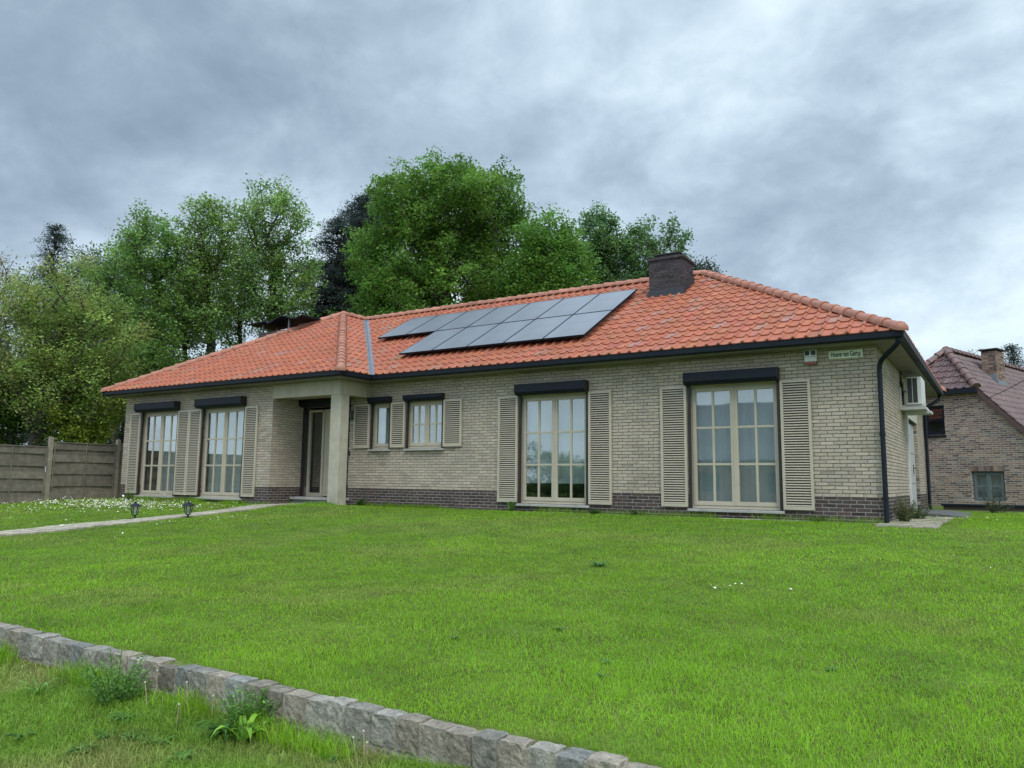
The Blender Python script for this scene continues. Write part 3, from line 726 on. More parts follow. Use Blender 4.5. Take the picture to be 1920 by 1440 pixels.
for k in range(7):
    o_ = solar(-12.74 + k * PW, 2.66); o_['label'] = '%s black solar panel in the upper row of seven below the ridge' % ords[k]
for k in range(5):
    o_ = solar(-10.70 + k * PW, 1.00); o_['label'] = '%s black solar panel in the lower row of five nearer the eaves' % ord5[k]

# ------------------------------------------------------------------ things fixed to the walls
def textmesh(txt, size, parent, mt, loc, rot, sx=1.0, thick=.001, name='lettering', bold=.0):
    cu = bpy.data.curves.new('t', 'FONT'); cu.body = txt; cu.size = size; cu.extrude = thick; cu.align_x = 'CENTER'; cu.align_y = 'CENTER'; cu.offset = bold
    to = bpy.data.objects.new('t', cu); C.objects.link(to); bpy.context.view_layer.update()
    me = bpy.data.meshes.new_from_object(to); bpy.data.objects.remove(to); me.materials.clear(); me.materials.append(mt)
    o_ = bpy.data.objects.new(name, me); C.objects.link(o_); o_.parent = parent; o_.location = loc; o_.rotation_euler = rot; o_.scale = (sx, 1, 1); return o_
sg = thing('name_sign', (-.46, 0, 2.825), 'cream enamel sign with black lettering high on the wall by the corner', 'sign')
s = MB(); s.box(-.27, .27, -.022, .0, -.07, .07); s.build('plate', mat('cream enamel', (.62, .66, .50), .4, nscale=8, namp=.12, stain=(9, (.15, .12, .08), .62, .8, .5)), sg, bevel=.004)
ink = mat('black lettering', (.012, .016, .014), .5, nscale=5, namp=.1)
textmesh('Hoeve van Gemp', .125, sg, ink, (0, -.0245, -.0), (R(90), 0, 0), .53, bold=.0018)
al = thing('alarm_box', (-1.02, 0, 2.81), 'white alarm siren box with dark top and red strobe high on the wall', 'alarm box')
s = MB(); s.prism([(-.10, -.08), (.10, -.08), (.105, .13), (-.105, .13)], 'y', -.075, -.009); s.build('housing', M['white'], al, bevel=.008)
s = MB(); s.prism([(-.088, .03), (.088, .03), (.09, .112), (-.09, .112)], 'y', -.079, -.0755); s.build('badge', mat('navy badge', (.015, .02, .04), .4, nscale=4, namp=.1), al)
s = MB(); s.box(-.010, .010, -.082, -.0795, .045, .112); s.prism([(-.028, .03), (.028, .03), (.010, .045), (-.010, .045)], 'y', -.082, -.0795); s.build('emblem', M['white'], al)
s = MB(); s.box(-.099, .099, -.0762, -.0752, .0, .005); s.build('seam', M['black'], al)
s = MB(); s.prism([(-.09, -.13), (.09, -.13), (.098, -.082), (-.098, -.082)], 'y', -.07, -.012); s.build('strobe', mat('faded red lens', (.26, .06, .05), .3, nscale=5, namp=.1), al, bevel=.008)

ln = thing('wall_lantern', (-11.83, 0, 2.2), 'black wall lantern beside the porch column', 'lantern')
s = MB(); s.box(-.04, .04, -.02, 0, -.12, .12); s.tube([(0, -.01, -.05), (0, -.1, -.1), (0, -.14, -.02), (0, -.14, .02)], .01, 6); s.build('bracket', M['rail'], ln)
s = MB(); s.lathe((0, -.14, .02), [(.03, 0), (.035, .02), (.05, .17), (.075, .18), (.03, .24), (.01, .27), (.012, .29), (.0, .30)], 6); s.build('lantern_head', M['black'], ln)
bell = MB(); bell.box(-11.905, -11.865, -.02, 0, 1.21, 1.31); bell.lathe((-11.885, -.022, 1.27), [(.0, 0), (.0, 0)], 4); o_ = bell.build('doorbell', M['rail'], bevel=.004); tag(o_, 'small black doorbell right of the front door', 'doorbell')

ac = thing('air_conditioner', (0, 3.8, 2.2), 'white outdoor air conditioner unit on a bracket on the end wall', 'air conditioner')
s = MB(); s.box(.125, .40, -.36, .42, .05, .605); s.build('casing', M['white'], ac, bevel=.012)
s = MB()
for xa, xb in ((.142, .222), (.237, .318)):
    for k in range(22): z = .085 + k * .0225; s.prism([(-.366, z), (-.3605, z), (-.3605, z + .011), (-.366, z + .006)], 'x', xa, xb)
s.box(.140, .224, -.3612, -.3603, .080, .58); s.box(.235, .320, -.3612, -.3603, .080, .58); s.build('louvre', mat('grey grille', (.045, .05, .055), .5, nscale=5, namp=.1), ac)
s = MB(); s.box(.4015, .408, -.25, .30, .10, .56)
s.build('fan_grille', M['white'], ac)
s = MB(); s.box(.0, .46, -.42, .45, -.06, -.005); s.box(.0, .03, -.42, -.36, -.005, .40); s.box(.03, .12, -.30, -.26, -.005, .045); s.box(.15, .40, -.30, -.26, -.0045, .049); s.box(.15, .40, .30, .34, -.0045, .049); s.box(.06, .52, -.02, .46, -.11, -.062)
s.build('bracket', mat('grey white bracket', (.46, .47, .44), .5, nscale=4, namp=.1), ac)
s = MB(); s.tube([(.13, -.30, .30), (.07, -.31, .33), (.05, -.30, .2), (.04, -.28, .02), (.02, -.25, .5), (.015, -.2, .75)], .016, 8); s.build('hose', M['rail'], ac)

# ------------------------------------------------------------------ timber fence at the left boundary
fe = thing('wooden_fence', (-21.3, -2.4, -.12), 'weathered horizontal board fence left of the house', 'fence')
def panel(ya, yb, z0, z1):
    s = MB(); n_ = 10; h = (z1 - z0) / n_; r = random.Random(int(ya * 10))
    for k in range(n_):
        off = .034 if k % 2 else -.012; v_ = r.uniform(.82, 1.15)
        m_ = 8
        vs = []
        for q in range(m_ + 1):
            t_ = q / m_; y = ya + (yb - ya) * t_; xo = off * (.75 + .25 * math.cos(t_ * math.pi * 2))
            for dx, zz in ((xo, z0 + k * h - .010), (xo + .016, z0 + k * h - .010), (xo + .016, z0 + (k + 1) * h + .012), (xo, z0 + (k + 1) * h + .012)): vs.append((dx, y, zz))
        fs = []
        for q in range(m_):
            b = 4 * q
            for w_ in range(4): fs.append((b + w_, b + (w_ + 1) % 4, b + 4 + (w_ + 1) % 4, b + 4 + w_))
        s.add(vs, fs + [(0, 1, 2, 3), (4 * m_, 4 * m_ + 1, 4 * m_ + 2, 4 * m_ + 3)], (v_, v_, v_))
    for yy in (ya + .03, (ya + yb) / 2, yb - .06): s.box(.038, .058, yy, yy + .03, z0, z1)
    s.box(-.03, .065, ya, yb, z1 + .006, z1 + .03)
    s.build('fence_panel', M['wood'], fe)
yy0 = 0.0
for ya, dzp in ((-5.95, -.16), (-3.96, -.16), (-1.98, -.14), (.05, 0), (2.05, 0.05), (4.05, 0.05)):
    panel(ya + .06, ya + 1.94, -.05 + dzp, 1.70 + dzp)
    s = MB(); s.box(-.05, .06, ya - .055, ya + .055, -.5, 1.86 + dzp * .5, (1.5, 1.5, 1.45)); s.build('post', M['wood'], fe, bevel=.008)

# ------------------------------------------------------------------ neighbour's house
ang = -R(18.8)
nb = thing('neighbour_house', (1.19, 12.78, 0), 'red brown brick neighbour house with steep half hipped purple tile roof', 'house', rz=ang)
def nbrick(r):
    q = r.random(); v = r.gauss(1, .12)
    c_ = (.235, .150, .115) if q < .45 else ((.30, .215, .16) if q < .70 else ((.12, .080, .070) if q < .9 else (.19, .155, .14)))
    return tuple(k * v for k in c_)
M['nb'] = mat('neighbour brick', (1, 1, 1), .9, attr=True, nscale=20, namp=.15, bump=.3)
M['nm'] = mat('neighbour mortar', (.42, .37, .32), .95, nscale=10, namp=.15)
M['ntile'] = mat('purple brown tile', (1, 1, 1), .5, attr=True, nscale=8, namp=.15, bump=.2, spec=.5)
xc = -1.3; sl = 1.08; zC = 3.54; hw1 = 1.3; r1_ = 1.2; HB = 3.6; Ln = 9.0
GX0, GX1 = xc - HB + .25, xc + HB - .25
o1 = (-2.05, -.985, 2.17, 3.08); o2 = (-.33, .545, .19, 1.06)
ops = [(o1[0] - GX0, o1[1] - GX0, o1[2], o1[3]), (o2[0] - GX0, o2[1] - GX0, o2[2], o2[3])]
wl = brickwork(nb, 'wall', (GX0, 0), (1, 0), GX1 - GX0, -.45, 3.52, ops, M['nb'], M['nm'], nbrick, bh=.047, bl=.19, jt=.016, proud=.003, seed=9)
# cut the gable to the roof slope
def cutgable(o_):
    me = o_.data; bm = bmesh.new(); bm.from_mesh(me)
    for nx_, px in ((1, hw1), (-1, -hw1)):
        bmesh.ops.bisect_plane(bm, geom=bm.verts[:] + bm.edges[:] + bm.faces[:], plane_co=(xc + px, 0, zC - .06), plane_no=(nx_ * sl, 0, 1), clear_outer=True)
    bm.to_mesh(me); bm.free()
cutgable(wl)
for ch_ in wl.children: cutgable(ch_)
zEv = zC - sl * (HB - hw1)
for k, (p0, d_, ln_) in enumerate((((GX1, 0), (0, 1), Ln), ((GX1, Ln), (-1, 0), GX1 - GX0), ((GX0, Ln), (0, -1), Ln))):
    brickwork(nb, 'wall', p0, d_, ln_, -.45, zEv - .05, [], M['nb'], M['nm'], nbrick, bh=.052, bl=.19, jt=.013, proud=.004, seed=30 + k)
nfm = mat('green grey window paint', (.13, .16, .16), .5, nscale=4, namp=.1); 
wn = window(nb, o1[0], o1[1], o1[2], o1[3], 0, 1, 2, 2, sill=False, rails=False, curtain=None, mats=dict(frame=M['black'], glass=glassmat('dull glass', boost=.45)), low=.05, fw=.02)
s = MB(); s.box(o1[0] - .03, o1[1] + .03, -.05, .09, o1[2] - .06, o1[2] - .002); s.build('sill', M['black'], wn)
wn = window(nb, o2[0], o2[1], o2[2], o2[3], 0, 2, 1, 2, sill=False, rails=False, curtain='full', mats=dict(frame=nfm, glass=M['glass']), low=.05, fw=.04)
s = MB()
r = random.Random(4)
for k in range(19):
    x = o2[0] - .04 + k * .0505; t_ = nbrick(r); s.box(x, x + .042, -.006, .02, o2[3] + .002, o2[3] + .16, t_)
s.build('soldier_course', M['nb'], nb)
s = MB(); s.box(-2.7, .15, .5, .6, -.3, 3.1); s.build('interior', M['deck'], nb)  # dark slab behind the panes, standing in for the unlit room
def ntone(r):
    v = r.gauss(1, .09); c_ = (.105, .058, .055) if r.random() < .8 else (.125, .075, .068)
    return tuple(q * v for q in c_)
zap = zC + sl * hw1; hipt = (zap - zC) / r1_
fl = []
Rl = math.hypot(HB, HB * sl)
ov = .12
def tf(*a_, **k_): return tilefield(*a_, **k_)
fl.append(tf((xc - hw1, -ov, zC), (1, 0), (0, 1), 2 * hw1, math.hypot(r1_ + ov, hipt * r1_), [(xc - hw1, -ov, r1_ + ov, -hw1), (xc + hw1, -ov, -(r1_ + ov), -hw1)], ntone, seed=50, tanp=hipt * r1_ / (r1_ + ov), te=.29, tw=.23, roll=.04))
fl.append(tf((xc + HB, -ov, zC - sl * (HB - hw1)), (0, 1), (-1, 0), Ln + 2 * ov, Rl, [(xc + hw1, -ov, (r1_ + ov), hw1)], ntone, seed=51, tanp=sl, te=.29, tw=.23, roll=.04))
fl.append(tf((xc - HB, Ln + ov, zC - sl * (HB - hw1)), (0, -1), (1, 0), Ln + 2 * ov, Rl, [(xc - hw1, -ov, -(r1_ + ov), hw1)], ntone, seed=52, tanp=sl, te=.29, tw=.23, roll=.04))
nr = roofobj(fl, 'roof', M['ntile'], nb)
s = MB(); zz = -.04
s.add([(xc + HB, -ov, zEv + zz), (xc + HB, Ln, zEv + zz), (xc, Ln, zap + zz), (xc, r1_, zap + zz), (xc + hw1, -ov, zC + zz)], [(0, 1, 2, 3, 4)])
s.add([(xc - HB, -ov, zEv + zz), (xc - hw1, -ov, zC + zz), (xc, r1_, zap + zz), (xc, Ln, zap + zz), (xc - HB, Ln, zEv + zz)], [(0, 1, 2, 3, 4)])
s.add([(xc - hw1, -ov, zC + zz), (xc + hw1, -ov, zC + zz), (xc, r1_, zap + zz)], [(0, 1, 2)])
s.build('underlay', M['deck'], nr, fixn=False)
def ncap(r):
    v = r.gauss(1, .07); return (.15 * v, .082 * v, .072 * v)
caps(nr, [((xc + hw1, -ov, zC + .03), (xc, r1_, zap + .03), False), ((xc - hw1, -ov, zC + .03), (xc, r1_, zap + .03), False), ((xc, r1_, zap + .03), (xc, Ln, zap + .03), False)], ncap, M['ntile'], r0=.12)
vg_ = mat('brown verge', (.085, .048, .043), .6, nscale=6, namp=.15)
for sg_ in (1, -1):
    s = MB(); a_ = (xc + sg_ * hw1, zC - .02); b_ = (xc + sg_ * HB, zEv - .02)
    s.add([(a_[0], -ov - .02, a_[1]), (b_[0], -ov - .02, b_[1]), (b_[0], -ov - .02, b_[1] - .16), (a_[0], -ov - .02, a_[1] - .16), (a_[0], .0, a_[1]), (b_[0], .0, b_[1]), (b_[0], .0, b_[1] - .16), (a_[0], .0, a_[1] - .16)],
          [(0, 1, 2, 3), (4, 7, 6, 5), (3, 2, 6, 7), (0, 4, 5, 1)])
    s.build('verge_board', vg_, nr)
s = MB(); s.box(xc - hw1, xc + hw1 + .03, -ov - .10, -ov + .0, zC - .15, zC - .01); s.build('gutter', M['black'], nb)
cc, zz_ = chimney(nr, -.74, -.31, 2.5, 3.2, 3.6, 4.97, M['nb'], M['nm'], nbrick)
s = MB(); s.box(-.81, -.24, 2.42, 3.28, zz_ + .03, zz_ + .065); s.box(-.70, -.35, 2.55, 3.15, zz_ - .015, zz_ + .03); s.build('chimney_cap', M['chim'], cc)
s = MB(); s.box(-.305, -.275, 2.47, 3.23, 3.8, 4.02); s.box(-.76, -.305, 2.465, 2.495, 3.8, 4.22); s.build('flashing', M['lead'], cc)

# low wall between the gardens
lwl = thing('garden_wall', (2.2, 9.6, -.2), 'low dark wall with black coping between lawn and neighbour house', 'wall')
s = MB(); s.box(-1.9, 8, -.1, .1, -.4, .30); s.build('wall_body', M['plinth'], lwl)
s = MB(); s.box(-1.95, 8.05, -.14, .14, .301, .36); s.build('coping', M['black'], lwl, bevel=.01)

# overhead cable from the neighbour's eaves
cb = MB(); A0 = Vector((.45, DEP + .4, 2.62)); A1 = at(1925, 710, 14)
cpts = []
for k in range(17):
    t_ = k / 16; p = A0.lerp(Vector(A1), t_); p.z -= .12 * 4 * t_ * (1 - t_); cpts.append(p)
# carry it on out of the picture to a far pole
p2 = Vector(A1) + (Vector(A1) - A0) * 1.0; cpts.append(p2)
cb.tube(cpts, .008, 5); o_ = cb.build('overhead_cable', M['rail']); tag(o_, 'thin black cable running from the eaves towards the right', 'cable')
pl = thing('utility_pole', (p2[0], p2[1], -.3), 'wooden utility pole carrying the far end of the thin black cable', 'pole')
s = MB(); s.tube([(0, 0, 0), (0, 0, p2[2] + .9)], [.11, .08], 12); s.build('pole', M['wood'], pl)
s = MB(); s.box(-.5, .5, -.04, .04, p2[2] + .22, p2[2] + .32); s.build('crossarm', M['wood'], pl)

# ------------------------------------------------------------------ house across the street (seen in the window glass)
op = thing('opposite_house', (-14, -40, -1), 'dark roofed house across the street with one chimney', 'house')
s = MB(); s.box(-7, 7, -4, 4, 0, 3.2); s.build('wall', mat('opposite brick', (.28, .16, .12), .9, nscale=6, namp=.2), op)
s = MB(); s.add([(-7.5, -4.5, 3.1), (7.5, -4.5, 3.1), (7.5, 4.5, 3.1), (-7.5, 4.5, 3.1), (-4.5, 0, 7.2), (4.5, 0, 7.2)], [(0, 1, 5, 4), (1, 2, 5), (2, 3, 4, 5), (3, 0, 4), (3, 2, 1, 0)])
rf2 = s.build('roof', mat('slate roof', (.15, .16, .18), .7, nscale=4, namp=.2, bump=.3), op)
s = MB(); s.box(-4.2, -3.1, -.2, .8, 5.0, 8.0); s.build('chimney', M['chim'], rf2)
for k, xx in enumerate((-5, -1.5, 3)):
    s = MB(); s.box(xx, xx + 1.6, 4.01, 4.05, 1.0, 2.4); w_ = s.build('window', M['wood'], op); s = MB(); s.box(xx + .08, xx + 1.52, 4.052, 4.06, 1.08, 2.32); s.build('pane', M['black'], w_)

# ------------------------------------------------------------------ low sett retaining wall
r = random.Random(21)
sw = MB(); sw_m = MB()
def sett(x0, x1, y0, y1, z0, z1, tone, seed):
    n_ = 5; pts = {}; vs = []; fs = []
    rs = np.random.RandomState(seed)
    def key(a, b, c_): return (a, b, c_)
    ph = rs.uniform(0, 10, 3)
    for a in range(n_ + 1):
        for b in range(n_ + 1):
            for c_ in range(n_ + 1):
                if 0 < a < n_ and 0 < b < n_ and 0 < c_ < n_: continue
                u_ = np.array([a, b, c_]) / n_ * 2 - 1
                ed = (np.abs(u_) > .99).sum()
                q = u_ * (1 - .022 * (ed - 1)) if ed > 1 else u_.copy()
                p = np.array([(x0 + x1) / 2, (y0 + y1) / 2, (z0 + z1) / 2]) + q * np.array([x1 - x0, y1 - y0, z1 - z0]) / 2
                p += rs.normal(0, .0022, 3) * np.array([1, 1, .6 if c_ == n_ else 1]) + .0025 * np.sin(p * 40 + ph) * np.array([1, 1, .4])
                pts[(a, b, c_)] = len(vs); vs.append(p)
    R_ = range(n_)
    for a in R_:
        for b in R_:
            for k_, fx in ((0, True), (n_, False)):
                f = [(a, b, k_), (a + 1, b, k_), (a + 1, b + 1, k_), (a, b + 1, k_)]; fs.append(tuple(pts[q] for q in (f[::-1] if fx else f)))
                f = [(a, k_, b), (a, k_, b + 1), (a + 1, k_, b + 1), (a + 1, k_, b)]; fs.append(tuple(pts[q] for q in (f[::-1] if fx else f)))
                f = [(k_, a, b), (k_, a + 1, b), (k_, a + 1, b + 1), (k_, a, b + 1)]; fs.append(tuple(pts[q] for q in (f[::-1] if fx else f)))
    sw.add(vs, fs, tone)
def stt():
    v = r.gauss(1, .14); q = r.random()
    if q < .08: return (v * .86, v * .91, v * .94)
    if q < .5: return (v * 1.10, v * 1.0, v * .88)
    return (v * 1.02, v, v * .95)
zt0 = -.425; ch_ = .148; sd_ = 0
for row in range(3):
    x = -13.0 + row * .07
    while x < 6.0:
        w_ = r.uniform(.125, .170); sd_ += 1; zt_ = zt0 - row * ch_ + (r.uniform(-.008, .010) if row == 0 else 0)
        sett(x, x + w_ - .012, YW0 + r.uniform(-.006, .006), YW1 + r.uniform(-.02, .015), zt0 - (row + 1) * ch_ + .012, zt_, stt(), sd_)
        x += w_
wallt = thing('sett_wall', (-3.5, -11.1, -.9), 'low retaining wall of rough grey granite setts at the lawn edge', 'wall')
ow = sw.build('setts', M['stone'], wallt, fixn=False); ow.matrix_parent_inverse = Matrix.Translation((3.5, 11.1, .9))
s = MB(); s.box(-13.0, 6.0, YW0 + .007, YW1 - .006, -1.1, zt0 - .010); om = s.build('mortar', M['jmortar'], wallt); om.matrix_parent_inverse = Matrix.Translation((3.5, 11.1, .9))

# ------------------------------------------------------------------ paths and paving
def flags(name, x0, x1, y0, y1, px, py, mt, h=.03, seed=2, jit=.25, tone=(.85, 1.12), miss=0.0, lift=.0):
    r = random.Random(seed); s = MB(); y = y0
    while y < y1:
        hy = py * r.uniform(1 - jit, 1 + jit); x = x0 + r.uniform(-.04, .04)
        while x < x1 - .03:
            wx = px * r.uniform(1 - jit, 1 + jit); xe = min(x + wx, x1 + r.uniform(-.03, .04)); ye = min(y + hy, y1)
            if xe - x > .03 and r.random() >= miss:
                g_ = .008; zc_ = float(gz((x + xe) / 2, (y + ye) / 2)) + lift; c_ = [(x + g_, y + g_), (xe - g_, y + g_), (xe - g_, ye - g_), (x + g_, ye - g_)]
                c_ = [(a_ + r.uniform(-.008, .008), b_ + r.uniform(-.008, .008)) for a_, b_ in c_]; dz_ = [r.uniform(-.004, .004) for _ in range(4)]
                v_ = r.uniform(*tone)
                vs = [(a_, b_, zc_ - .05) for a_, b_ in c_] + [(a_, b_, float(gz(a_, b_)) + lift + h + q) for (a_, b_), q in zip(c_, dz_)]
                s.add(vs, [(0, 3, 2, 1), (4, 5, 6, 7), (0, 1, 5, 4), (1, 2, 6, 5), (2, 3, 7, 6), (3, 0, 4, 7)], (v_, v_ * r.uniform(.96, 1), v_ * r.uniform(.9, .98)))
            x = xe
        y += hy
    o_ = s.build(name, mt, bevel=.004); return tag(o_, kind='structure')
M['flag'] = mat('grey path stone', (.36, .325, .26), .9, attr=True, nscale=12, namp=.25, bump=.6, bscale=40, stain=(6, (.10, .11, .06), .52, .7, .7))
flags('path', -12.95, -12.15, -11.0, -.3, .22, .16, M['flag'], h=.028)
M['pave'] = mat('pale paving', (.37, .335, .265), .9, attr=True, nscale=10, namp=.2, bump=.5, bscale=40, stain=(5, (.11, .12, .06), .48, .62, .85))
flags('paving', -.05, .82, -.95, 3.6, .30, .24, M['pave'], h=.018, seed=8, miss=.05, jit=.5, tone=(.7, 1.1))
M['kerb'] = mat('pale foundation edge', (.36, .34, .28), .9, attr=True, nscale=8, namp=.25, bump=.5, stain=(4, (.10, .11, .06), .5, .7, .7))
flags('kerb', -6.2, -.05, -.20, -.02, .6, .3, M['kerb'], h=.012, seed=4, jit=.1)
s = MB(); s.prism([(0.0, -.05), (1.15, -.05), (1.1, -.005), (.55, .05), (.0, .06)], 'y', 4.1, 7.2); o_ = s.build('ramp', mat('dark concrete ramp', (.10, .10, .10), .9, nscale=8, namp=.2, bump=.4)); tag(o_, kind='structure')

# ------------------------------------------------------------------ garden lamps on the lawn
def glamp(x, y, label):
    z = float(gz(x, y)); o_ = thing('garden_lamp', (x, y, z), label, 'garden lamp', 'garden lamps along the path')
    d_ = -.13
    s = MB(); s.lathe((0, 0, 0), [(.05, -.02), (.05, .0), (.018, .02), (.014, .05), (.03, .06), (.05, .065), (.058, .07)], 12); s.build('post', M['black'], o_)
    s = MB()
    for k in range(6):
        t_ = math.pi * k / 3; s.tube([(.052 * math.cos(t_), .052 * math.sin(t_), .20 + d_), (.085 * math.cos(t_), .085 * math.sin(t_), .37 + d_)], .006, 5)
    s.lathe((0, 0, d_), [(.085, .365), (.125, .37), (.115, .385), (.055, .425), (.02, .44), (.022, .455), (.008, .475), (.0, .48)], 12)
    s.build('lantern_frame', M['black'], o_)
    s = MB(); s.lathe((0, 0, d_), [(.048, .205), (.075, .365)], 12); s.build('lamp_glass', M['glass'], o_)
    return o_
glamp(-12.05, -4.28, 'small black lantern lamp right of the path, nearer the front door')
glamp(-13.3, -4.62, 'small black lantern lamp left of the path beside the daisies')

# ------------------------------------------------------------------ trees
def rotframe(n, rs):
    """random leaf frames biased to face upward"""
    nn = rs.normal(0, 1, (n, 3)); nn[:, 2] = np.abs(nn[:, 2]) + .75; nn /= np.linalg.norm(nn, axis=1)[:, None]
    t = rs.normal(0, 1, (n, 3)); t -= (t * nn).sum(1)[:, None] * nn; t /= np.linalg.norm(t, axis=1)[:, None]
    return t, np.cross(nn, t), nn
def leaves(cs, size, rs, aspect=.6, bend=.25):
    size = size * .74; n = len(cs); t, b, nn = rotframe(n, rs); s_ = size * rs.uniform(.6, 1.35, n)[:, None]
    V = np.empty((n, 4, 3)); V[:, 0] = cs - t * s_ * .5; V[:, 2] = cs + t * s_ * .5 - nn * s_ * bend * .5
    V[:, 1] = cs + b * s_ * aspect * .5 + nn * s_ * .06; V[:, 3] = cs - b * s_ * aspect * .5 + nn * s_ * .06
    return V.reshape(-1, 3), np.arange(n * 4).reshape(-1, 4)
def branchmesh(name, P, par, rad, mt, parent, seg=5):
    P = np.asarray(P); par = np.asarray(par); idx = np.where(par >= 0)[0]; idx = idx[rad[idx] > .004]
    A_ = P[par[idx]]; B_ = P[idx]; d = B_ - A_; ln_ = np.linalg.norm(d, axis=1); ok = ln_ > 1e-4; idx = idx[ok]; A_ = A_[ok]; B_ = B_[ok]; d = d[ok] / ln_[ok][:, None]
    ra = np.minimum(rad[par[idx]], rad[idx] * 1.35); rb = rad[idx]
    ref = np.where(np.abs(d[:, 2:3]) < .9, np.array([[0, 0, 1.]]), np.array([[1., 0, 0]])); a = np.cross(d, ref); a /= np.linalg.norm(a, axis=1)[:, None]; b = np.cross(d, a)
    th = np.arange(seg) * 2 * np.pi / seg; n = len(idx)
    V = np.empty((n, 2, seg, 3))
    for k in range(seg):
        o_ = a * np.cos(th[k]) + b * np.sin(th[k]); V[:, 0, k] = A_ + o_ * ra[:, None]; V[:, 1, k] = B_ + o_ * rb[:, None]
    base = (np.arange(n) * 2 * seg)[:, None]; Fs = []
    for k in range(seg): Fs.append(np.concatenate([base + k, base + (k + 1) % seg, base + seg + (k + 1) % seg, base + seg + k], 1))
    return np_mesh(name, V.reshape(-1, 3), np.concatenate(Fs), np.ones((n * seg, 3)), mt, parent, smooth=True)
TG = 'trees behind the house'
def tree(name, label, base, crowns, nclump, nleaf, lsize, col, tr=.2, seed=1, shell=.45, rc=.42, lean=(0, 0), colvar=.16, cat='tree', group=TG, forks=1, top=.8, bark=None, aspect=.6, cl2=None, twigr=.010, sparse=0.0):
    rs = np.random.RandomState(seed); base = np.array(base, float)
    # clump centres inside the crown ellipsoids
    wts = np.array([c_[3] * c_[4] * c_[5] for c_ in crowns]) ** .8; wts /= wts.sum(); pts = []
    tries = 0
    while len(pts) < nclump and tries < nclump * 30:
        tries += 1; c_ = crowns[rs.choice(len(crowns), p=wts)]; v = rs.normal(0, 1, 3); v /= np.linalg.norm(v); rr = rs.uniform(shell, 1) ** .6
        wob = 1 + .22 * math.sin(v[0] * 5 + seed) * math.cos(v[2] * 4 + seed * 2) + .10 * math.sin(v[1] * 9 + v[2] * 7)
        p = np.array(c_[:3]) + v * rr * wob * np.array(c_[3:6])
        if pts:
            dd = np.linalg.norm(np.array(pts) - p, axis=1).min()
            if dd < rc * .62: continue
        pts.append(p)
    pts = np.array(pts); ctr = pts.mean(0); ztop = pts[:, 2].max()
    P = [base.copy()]; par = [-1]
    zend = base[2] + (ztop - base[2]) * top; tips = []
    f0 = base[2] + (pts[:, 2].min() - base[2]) * .9
    n_ = max(3, int((zend - base[2]) / .6)); last = 0
    for k in range(1, n_ + 1):
        t_ = k / n_; z = base[2] + (zend - base[2]) * t_
        p = np.array([base[0] + (ctr[0] - base[0]) * t_ ** 1.3 + lean[0] * math.sin(t_ * 3.1), base[1] + (ctr[1] - base[1]) * t_ ** 1.3 + lean[1] * math.sin(t_ * 3.1), z]) + rs.normal(0, .05, 3) * (1, 1, 0)
        P.append(p); par.append(last); last = len(P) - 1
    axis_ = np.array(P)
    order = np.argsort([np.linalg.norm(axis_ - p, axis=1).min() for p in pts])
    plen = [0.0]
    for k in range(1, len(P)): plen.append(plen[par[k]] + np.linalg.norm(P[k] - P[par[k]]))
    tip = []
    for q in order:
        p = pts[q]; A_ = np.array(P); d = p - A_; L_ = np.linalg.norm(d, axis=1); hz = np.linalg.norm(d[:, :2], axis=1)
        cost = L_ + .22 * np.array(plen) + np.maximum(0, .35 * hz - d[:, 2]) * 1.2
        k = int(np.argmin(cost)); m_ = max(1, int(L_[k] / .55)); last = k; st = A_[k]
        for w_ in range(1, m_ + 1):
            t_ = w_ / m_; pp = st + (p - st) * t_; pp[2] -= 0 if w_ == m_ else .10 * L_[k] * math.sin(math.pi * t_) * .6
            if w_ < m_: pp = pp + rs.normal(0, .045 * L_[k] ** .5, 3)
            P.append(pp); par.append(last); plen.append(plen[last] + L_[k] / m_); last = len(P) - 1
        tip.append(last)
    P = np.array(P); par = np.array(par); cnt = np.zeros(len(P)); cnt[tip] = 1
    for k in range(len(P) - 1, 0, -1): cnt[par[k]] += cnt[k]
    rad = twigr * np.maximum(cnt, 1) ** .5; sc = tr / rad[0]
    rad = np.where(rad > twigr * 1.5, rad * (1 + (sc - 1) * np.clip((rad / rad[0]), 0, 1) ** .5), rad)
    root = thing(name, tuple(base), label, cat, group)
    P0 = P - base
    branchmesh('trunk', P0, par, rad, bark or M['bark'], root)
    # leaves round each clump, some on the twig below it
    cc = []; colr = []
    for q, tnode in zip(order, tip):
        p = pts[q]; n2 = int(nleaf * 1.35 * rs.uniform(.5, 1.6)); sub = np.clip(rs.normal(0, 1, (5, 3)), -1.5, 1.5) * rc * (.55, .55, .42)
        w_ = sub[rs.randint(0, 5, n2)] + np.clip(rs.normal(0, 1, (n2, 3)), -1.7, 1.7) * rc * (.36, .36, .26)
        if tnode > 0:
            pb = P[par[tnode]]; tt = rs.uniform(0, 1, n2) ** 2.2; w_ = w_ + (pb - p) * tt[:, None]
        cc.append(p + w_); cs_ = np.array(cl2 if (cl2 is not None and rs.rand() < .35) else col) * 1.95
        v = math.exp(rs.normal(0, colvar * 1.35)); hue = rs.normal(0, .06)
        colr.append(np.clip(cs_ * v * np.array([1 + hue, 1, 1 - hue]), 0, 1)[None] * np.exp(rs.normal(0, .09, (n2, 1))))
    cc = np.concatenate(cc) - base; colr = np.concatenate(colr)
    Vv, Fq_ = leaves(cc, lsize, rs, aspect)
    np_mesh('crown', Vv, Fq_, colr, M['leaf'], root)
    return root
